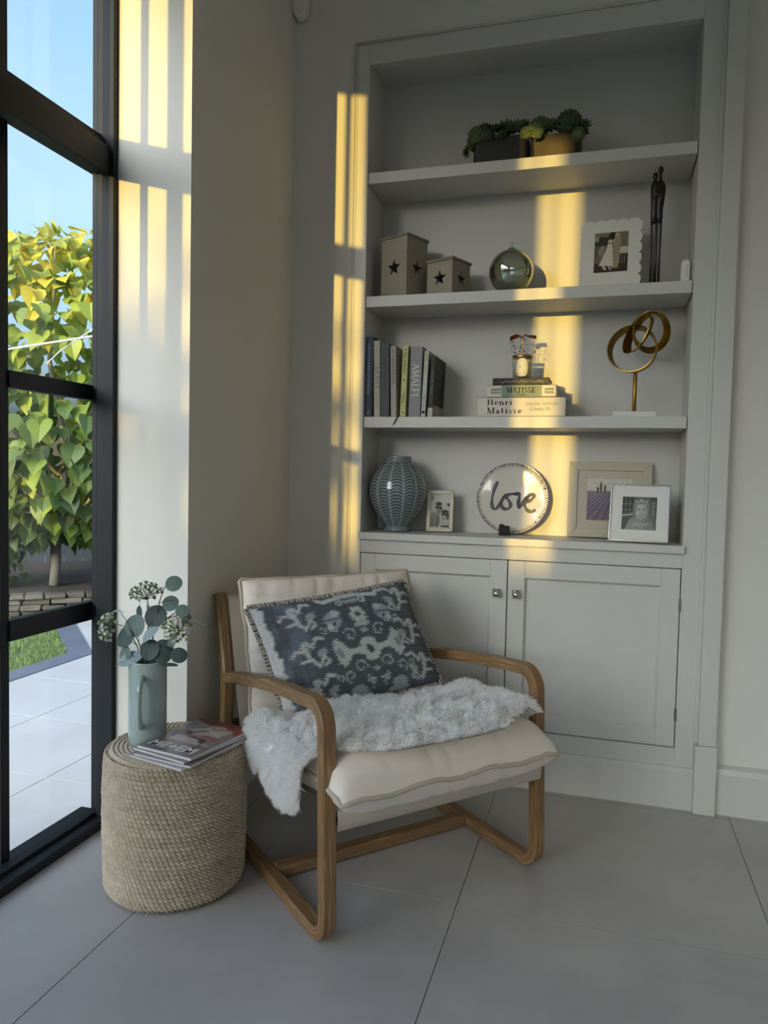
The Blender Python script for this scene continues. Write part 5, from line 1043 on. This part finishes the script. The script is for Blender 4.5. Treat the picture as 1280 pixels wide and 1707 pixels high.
# ------------------------------------------------------------------ woven rope side table
m = attr_mat('seagrass_rope', .8, .25, 500, spec=.25)
TCX, TCY, TH, TRr = -1.127, 1.813, .398, .188
PF = thing('rope_side_table', 'round woven seagrass rope side table between the window and the armchair', 'side table', (TCX, TCY, 0))
rows = 31; per = 9; NA = 960; Np = 88
def rope_colour(twist, row, h, seed):
    r = np.random.default_rng(seed); base = np.array(lin('bfb09a')); pale = np.array(lin('dcd2c0')); brown = np.array(lin('917f66'))
    n = noise2(h.shape, 90, 40, seed)[..., None]; n2 = noise2(h.shape, 12, 18, seed+1)[..., None]
    c = base*(1+.10*n2); c = c + (pale-c)*np.clip(n, 0, 1)*.3; c = c + (brown-c)*np.clip(-n, 0, 1)*.25
    return np.clip(c, 0, 1)
def rope_wall():
    M_ = rows*per; zz = np.linspace(0.004, TH-.012, M_); th = np.arange(NA)*2*PI/NA
    Th, Z = np.meshgrid(th, zz, indexing='ij')
    ph = (Z-.004)/((TH-.016)/rows) + Th/(2*PI)                        # one continuous coil
    fr_ = ph % 1; row = np.floor(ph)
    coil = np.sqrt(np.clip(1-(2*fr_-1)**2, 0, 1))
    tw = (Th*Np/(2*PI) + .95*(fr_-.5) + .37*row) % 1; strand = np.abs(np.sin(PI*tw))**.5
    h = coil*(.15+.85*strand)
    belly = TRr + .006*np.sin(PI*np.clip((TH-Z)/TH, 0, 1)**.8) - .012*np.clip((Z-(TH-.03))/.03, 0, 1)**2 - .012*np.clip((.03-Z)/.03, 0, 1)**2
    wob = .0012*np.sin(Th*3+1) + .0008*np.sin(Th*7) + .0012*noise2(Th.shape, 40, 20, 2)
    R = belly + .0125*h - .005 + wob - .004
    V = np.stack([R*np.cos(Th), R*np.sin(Th), Z], -1); C = rope_colour(tw, row, h, 31)
    return np_mesh('woven_wall', V.reshape(-1, 3), grid_quads(NA, M_, True, False), C.reshape(-1, 3))
put('woven_wall', rope_wall(), 'seagrass_rope', PF)
def rope_top():
    rt = 15; pr = 9; M_ = rt*pr; rad = np.linspace(.0008, TRr-.006, M_); th = np.arange(NA)*2*PI/NA; Th, Rd = np.meshgrid(th, rad, indexing='ij')
    ph = Rd/((TRr-.006)/rt) - Th/(2*PI); fr_ = ph % 1; row = np.floor(ph); coil = np.sqrt(np.clip(1-(2*fr_-1)**2, 0, 1))
    k = np.maximum(4, np.round(Np*(np.clip(row, 0, None)+.5)/rt)); tw = (Th*k/(2*PI) + .95*(fr_-.5) + .37*row) % 1; strand = np.abs(np.sin(PI*tw))**.6
    h = coil*(.25+.75*strand); Z = TH - .0125 + .0088*h - .010*np.clip((Rd-(TRr-.022))/.018, 0, 1)**2
    return np_mesh('woven_top', np.stack([Rd*np.cos(Th), Rd*np.sin(Th), Z], -1).reshape(-1, 3), grid_quads(NA, M_, True, False)[:, ::-1], rope_colour(tw, row, h, 57).reshape(-1, 3))
put('woven_top', rope_top(), 'seagrass_rope', PF)
put('base', MB().lathe([(.0001, .001), (TRr-.02, .001), (TRr-.01, .006), (.0001, .006)], 48), 'dark_inside', PF)
TT = TH - .0038

# ------------------------------------------------------------------ celadon jug
mat('celadon_glaze', '98a8a3', .16, var=.07, scale=7, coat=.5, spec=.6)
JX, JY = -1.192, 1.770; JH = .236
JG = thing('jug', 'tall pale blue-green ceramic jug holding eucalyptus on the rope table', 'jug', (JX, JY, TT))
pr = [(.0001, .0), (.044, .0), (.0485, .004), (.0505, .014), (.0515, .05), (.0518, .10), (.0512, .15), (.0508, .20), (.0515, .228), (.0518, .235), (.0508, .238), (.0482, .236), (.0475, .225), (.0478, .10), (.046, .02), (.0001, .016)]
bm_ = MB().lathe(pr, 64, cap=False)
bm_.v = [(x*(1+.012*math.sin(z*40+math.atan2(y, x)*2)), y*(1+.010*math.sin(z*33+math.atan2(y, x)*3)), z + (.002*math.sin(math.atan2(y, x)*2+.5) if z > .2 else 0)) for x, y, z in bm_.v]
put('body', bm_, 'celadon_glaze', JG, smooth=True)
ha = math.atan2(-.947, .323); hd = Vector((math.cos(ha), math.sin(ha), 0)); hp = [(.046, .196), (.062, .198), (.078, .186), (.086, .160), (.087, .130), (.083, .100), (.073, .076), (.060, .066), (.047, .064)]
cv = cm([(p[0], p[1]) for p in hp], 5); put('handle', MB().tube([hd*p.x + Vector((0, 0, p.y)) for p in cv], [.0072+.002*abs(i/(len(cv)-1)-.5) for i in range(len(cv))], 14), 'celadon_glaze', JG, smooth=True)

# ------------------------------------------------------------------ eucalyptus and blossom stems standing in the jug
mat('eucalyptus_dark', '3a4a45', .6, var=.15, scale=25, trans=.08); mat('eucalyptus_mid', '5e716b', .6, var=.15, scale=25, trans=.1); mat('eucalyptus_pale', '8c9fa0', .6, var=.12, scale=25, trans=.1)
mat('stem_green', '5f6a50', .7, var=.15); mat('stem_brown', '544a3e', .7, var=.15); mat('blossom_white', 'd6d4ca', .7, var=.1, scale=60, trans=.15); mat('blossom_green', '8f9a72', .7, var=.2, scale=60, trans=.1)
JT = Vector((JX, JY, TT+JH))
def disc_leaf(parent, p, nrm, up, r, m, asp=.88, fold=.15):
    """round eucalyptus leaf attached at its base p, growing along up, facing nrm"""
    up = Vector(up).normalized(); nrm = Vector(nrm); nrm = (nrm - up*nrm.dot(up)).normalized(); sd = up.cross(nrm); mb = MB(); n = 18; V = []
    for i in range(n):
        a = 2*PI*i/n; x = math.sin(a)*r*asp; y = (1-math.cos(a))*r*(1+.06*math.cos(a)); V.append(Vector(p) + sd*x + up*y + nrm*(fold*abs(x) - .12*y*y/r))
    c = [Vector(p) + up*r*k + nrm*(-.12*(r*k)**2/r) for k in (.5, 1.0, 1.5)]
    k = len(V); V += c; F = []
    # fan of quads from the rim to the mid-rib
    F += [(0, 1, k), (0, k, n-1)]
    h_ = n//2; rib = lambda i: k if i <= 3 else k+1 if i <= 6 else k+2
    for i in range(1, h_):
        a_, b_ = rib(i), rib(i+1)
        F.append((i, i+1, b_) if a_ == b_ else (i, i+1, b_, a_)); F.append((n-i, a_, n-i-1) if a_ == b_ else (n-i, a_, b_, n-i-1))
    mb.add(V, F); mb.tube([Vector(p) - up*.012, Vector(p), Vector(p)+up*r*.5], .0007, 5)
    return put('leaf', mb, m, parent, smooth=True)
CAMV = Vector((0, 0, 1.15))
def stem_thing(name, label, pts, r0, r1, m, group=None):
    t = thing(name, label, 'stem', (JX, JY, TT+.02), group=group); o = t.location; P = [Vector((a, b)) for a, b in ()] 
    q = [Vector(p) - o for p in pts]; sm = []
    Q = [q[0]*2-q[1]] + q + [q[-1]*2-q[-2]]
    for i in range(1, len(Q)-2):
        for k in range(6): u_ = k/6; sm.append(.5*((2*Q[i]) + (Q[i+1]-Q[i-1])*u_ + (2*Q[i-1]-5*Q[i]+4*Q[i+1]-Q[i+2])*u_*u_ + (3*Q[i]-Q[i-1]-3*Q[i+1]+Q[i+2])*u_**3))
    sm.append(Q[-2]); n = len(sm); put('stalk', MB().tube(sm, [r0+(r1-r0)*i/(n-1) for i in range(n)], 7), m, t, smooth=True); return t
def J(dx, dz, dy=0.0): return Vector((JX+dx, JY+dy, TT+dz))
def eu(t, dx, dz, dy, ang, r, m, face=(.2, -1, .2), asp=.88):
    """leaf whose blade points at angle ang (degrees from +x towards +z) seen from the room"""
    up = Vector((math.cos(math.radians(ang)), .15, math.sin(math.radians(ang)))); disc_leaf(t, J(dx, dz, dy) - t.location, face, up, r, m, asp)
D_, M2, P_ = 'eucalyptus_dark', 'eucalyptus_mid', 'eucalyptus_pale'
t = stem_thing('eucalyptus_stem', 'tallest eucalyptus sprig standing upright in the jug with a round leaf at its tip', [J(.01, .03), J(.012, .25), J(.02, .325), J(.03, .38), J(.045, .425), J(.056, .445)], .0022, .0010, 'stem_brown')
for a in ((.054, .443, 0, 20, .0245, M2), (.046, .385, .0, 28, .024, M2), (.012, .330, -.012, 62, .034, D_), (.085, .372, .0, 18, .020, M2), (.032, .285, -.012, -25, .027, D_), (.012, .243, -.03, 70, .030, D_)): eu(t, *a)
put('side_shoot', MB().tube([J(.02, .315) - t.location, J(.045, .345) - t.location, J(.085, .372) - t.location], .0010, 5).tube([J(.035, .395) - t.location, J(.055, .405) - t.location, J(.08, .405) - t.location], .0009, 5), 'stem_brown', t)
t = stem_thing('eucalyptus_stem', 'eucalyptus sprig leaning left in the jug with two large overlapping leaves', [J(-.012, .03, -.01), J(-.02, .24, -.01), J(-.035, .29, -.015), J(-.05, .335, -.02), J(-.075, .365, -.02)], .0021, .0009, 'stem_green')
for a in ((-.018, .302, -.02, 116, .034, M2), (-.030, .288, -.03, 160, .0325, D_), (-.03, .252, -.035, 170, .025, M2), (-.025, .235, -.045, 25, .0, P_)): 
    if a[4]: eu(t, *a)
eu(t, -.062, .228, -.045, 30, .036, P_, (-.1, -1, .8), .62); eu(t, -.072, .368, -.02, 176, .018, P_, (0, -.5, 1), .3)
t = stem_thing('eucalyptus_stem', 'eucalyptus sprig arching right in the jug towards the armchair', [J(.0, .03, .01), J(.01, .24), J(.045, .285), J(.085, .31), J(.115, .345), J(.13, .385)], .0021, .0008, 'stem_green')
for a in ((.078, .262, -.01, -10, .024, D_), (.05, .30, -.01, -160, .0, D_), (.1, .335, .02, 80, .018, M2)): 
    if a[4]: eu(t, *a)
eu(t, .03, .262, -.02, -15, .026, D_); eu(t, .085, .31, -.01, -110, .024, P_, (.6, -1, .3), .45); eu(t, .005, .292, -.03, 55, .030, P_, (-.5, -1, .4), .6); eu(t, .06, .232, -.03, 12, .025, D_, (0, -.6, 1), .28); eu(t, .05, .36, .01, -120, .022, D_, (.5, -1, 0), .4)
put('side_shoot', MB().tube([J(.04, .282) - t.location, J(.058, .275) - t.location, J(.078, .264) - t.location], .0009, 5).tube([J(.115, .345) - t.location, J(.14, .352) - t.location, J(.168, .338) - t.location], .0009, 5), 'stem_green', t)
eu(t, .150, .353, .0, -22, .014, P_, (0, -.6, 1), .25)
def umbel(t, c, axis, R, n, mats, rr_):
    """flower head: many short pedicels each carrying a little cupped floret"""
    c = Vector(c) - t.location; axis = Vector(axis).normalized(); s = axis.orthogonal().normalized(); b = axis.cross(s); ped = MB(); fl = {k: MB() for k in mats}
    for i in range(n):
        q = math.sqrt((i+.5)/n); az = i*2.39996; th = q*1.25; d = (axis*math.cos(th) + (s*math.cos(az)+b*math.sin(az))*math.sin(th)).normalized(); L = R*random.uniform(.75, 1.05); p = c + d*L
        ped.tube([c, c+d*L*.5+Vector((0, 0, .002)), p], .0007, 4); mb = fl[random.choice(mats)]
        for k in range(5):
            a = 2*PI*k/5 + i; e1 = d.orthogonal().normalized(); e2 = d.cross(e1); r = (e1*math.cos(a)+e2*math.sin(a)); w = (e1*-math.sin(a)+e2*math.cos(a)); tip = p + r*rr_*.9 + d*rr_*.7
            mb.add([p - d*rr_*.5, p + r*rr_*.45 + w*rr_*.42 + d*rr_*.25, tip, p + r*rr_*.45 - w*rr_*.42 + d*rr_*.25], [(0, 1, 2), (0, 2, 3)])
    put('pedicels', ped, 'stem_green', t, smooth=True, kind='stuff')
    for k, mb in fl.items(): put('florets', mb, k, t, kind='stuff')
t = stem_thing('blossom_stem', 'white blossom stem standing highest in the jug with green-white umbel', [J(-.005, .03), J(-.004, .26), J(.0, .33), J(.0, .385), J(-.003, .405)], .0018, .0012, 'stem_green')
umbel(t, J(-.004, .402), (-.05, -.25, 1), .048, 46, ['blossom_green', 'blossom_green', 'blossom_white'], .0075)
eu(t, -.024, .385, -.005, -100, .020, M2, (.3, -1, .2), .42); eu(t, .0, .39, -.005, -68, .026, P_, (.4, -1, .2), .3)
t = stem_thing('blossom_stem', 'white blossom stem arching left over the window frame from the jug', [J(-.008, .03), J(-.02, .25), J(-.055, .31), J(-.09, .325), J(-.11, .322)], .0017, .0010, 'stem_green')
umbel(t, J(-.105, .318), (-1, -.3, .05), .045, 34, ['blossom_white', 'blossom_white', 'blossom_green'], .0085)
t = stem_thing('blossom_stem', 'white blossom stem leaning right in the jug in front of the pillar edge', [J(.0, .03), J(.0, .235), J(.04, .275), J(.075, .305), J(.098, .325)], .0019, .0012, 'stem_brown')
umbel(t, J(.095, .322, -.01), (.35, -.5, .6), .043, 50, ['blossom_white', 'blossom_green', 'blossom_green', 'blossom_white'], .0078)

# ------------------------------------------------------------------ magazines
for nm, c in (('mag_grey', '8b8687'), ('mag_mauve', '8f8284'), ('mag_pale', 'b4aeb0'), ('mag_edge', 'd5d0cd')): mat(nm, c, .35, var=.06, scale=20, coat=.2)
attr_mat('magazine_cover', .3, coat=.25)
def cover_art(p):
    p.C[:] = lin('8d8480'); p.rect(0, 1, 0, .30, '77717a'); p.mix(noise2(p.X.shape, 5, 6, 3), 'a09489', .5)
    for i in range(22): p.line([(0, .34+i*.03), (1, .36+i*.03)], .004, '5b544f', a=.55)
    p.poly([(.0, .93), (.55, .80), (1, .88), (1, 1), (0, 1)], '6a3a2e'); p.poly([(.62, .80), (1, .70), (1, .93), (.8, .9)], '8a4a38'); p.blob(.55, .82, .16, .06, 'a58d80'); p.blob(.62, .62, .3, .1, 'b3a79c', rot=.6); p.line([(.1, .55), (.45, .75), (.8, .6)], .03, 'bdb3ab')
    p.blob(.22, .5, .16, .12, '3b2f2a'); p.line([(.3, .45), (.65, .55), (.9, .48)], .03, '9a6460'); p.blob(.55, .42, .22, .06, '4a3f3a'); p.poly([(.2, .32), (.2, .46), (.62, .44), (.75, .30)], 'a9a5a6'); p.line([(.7, .42), (.8, .3), (.78, .22)], .02, '5e2f2b')
    p.rect(.0, 1, .02, .06, '6a656b', a=.5); p.grain(.10, 60, 60, 5)
def magazine(label, x, y, z, rz, w, l, h, m, art=False):
    t = thing('magazine', label, 'magazine', (x, y, z), (0, 0, rz), 'magazines on the rope table'); n = 9
    mb = MB(); V = []; F = []
    put('pages', MB().box(-w/2+.002, w/2-.001, -l/2+.001, l/2-.001, .0006, h-.0006), 'mag_edge', t)
    put('cover', MB().box(-w/2, w/2, -l/2, l/2, h-.0006, h).box(-w/2, w/2, -l/2, l/2, 0, .0006).box(-w/2, -w/2+.001, -l/2, l/2, 0, h), m, t)
    if art:
        me = print_mesh(w-.001, l-.001, cover_art, 80, 100); o = put('cover_picture', me, 'magazine_cover', t, loc=(0, -l/2+.0005, h+.0004), rot=(-PI/2, 0, 0)); o.rotation_euler = (-PI/2, 0, 0)
        for v in me.vertices: v.co = (v.co.x, -v.co.z, 0)
        o.rotation_euler = (0, 0, 0)
        for v in me.vertices: v.co = (v.co.x, -v.co.y, 0)
        put('cover_lettering', xform(text_mb('ME+EM', .05, .001, .150, 1.0), Matrix.Translation((.0, -l/2+.036, h+.0008)) @ Matrix.Rotation(-PI/2, 4, 'X')), 'ink_white', t)
        put('cover_lettering', xform(text_mb('AUTUMN EDIT', .012, 0, .055), Matrix.Translation((.05, -l/2+.085, h+.0008)) @ Matrix.Rotation(-PI/2, 4, 'X')), 'ink_white', t)
    return t
z = TT; A0 = math.radians(-12)
for i, (lab, dx, dy, dr, w, l, h, m) in enumerate((
    ('pale lowest magazine of the stack on the rope table', -.006, -.010, -.02, .192, .262, .006, 'mag_pale'), ('grey magazine second from the bottom of the stack on the rope table', .002, -.004, .05, .192, .262, .006, 'mag_grey'),
    ('mauve-grey magazine just under the top one on the rope table', -.004, .002, -.04, .190, .258, .007, 'mag_mauve'))): magazine(lab, -1.054+dx, 1.786+dy, z, A0+dr, w, l, h, m); z += h + .0006
magazine('topmost magazine with white capitals and a photographic cover on the rope table', -1.052, 1.792, z, A0+.02, .188, .256, .008, 'mag_grey', True)
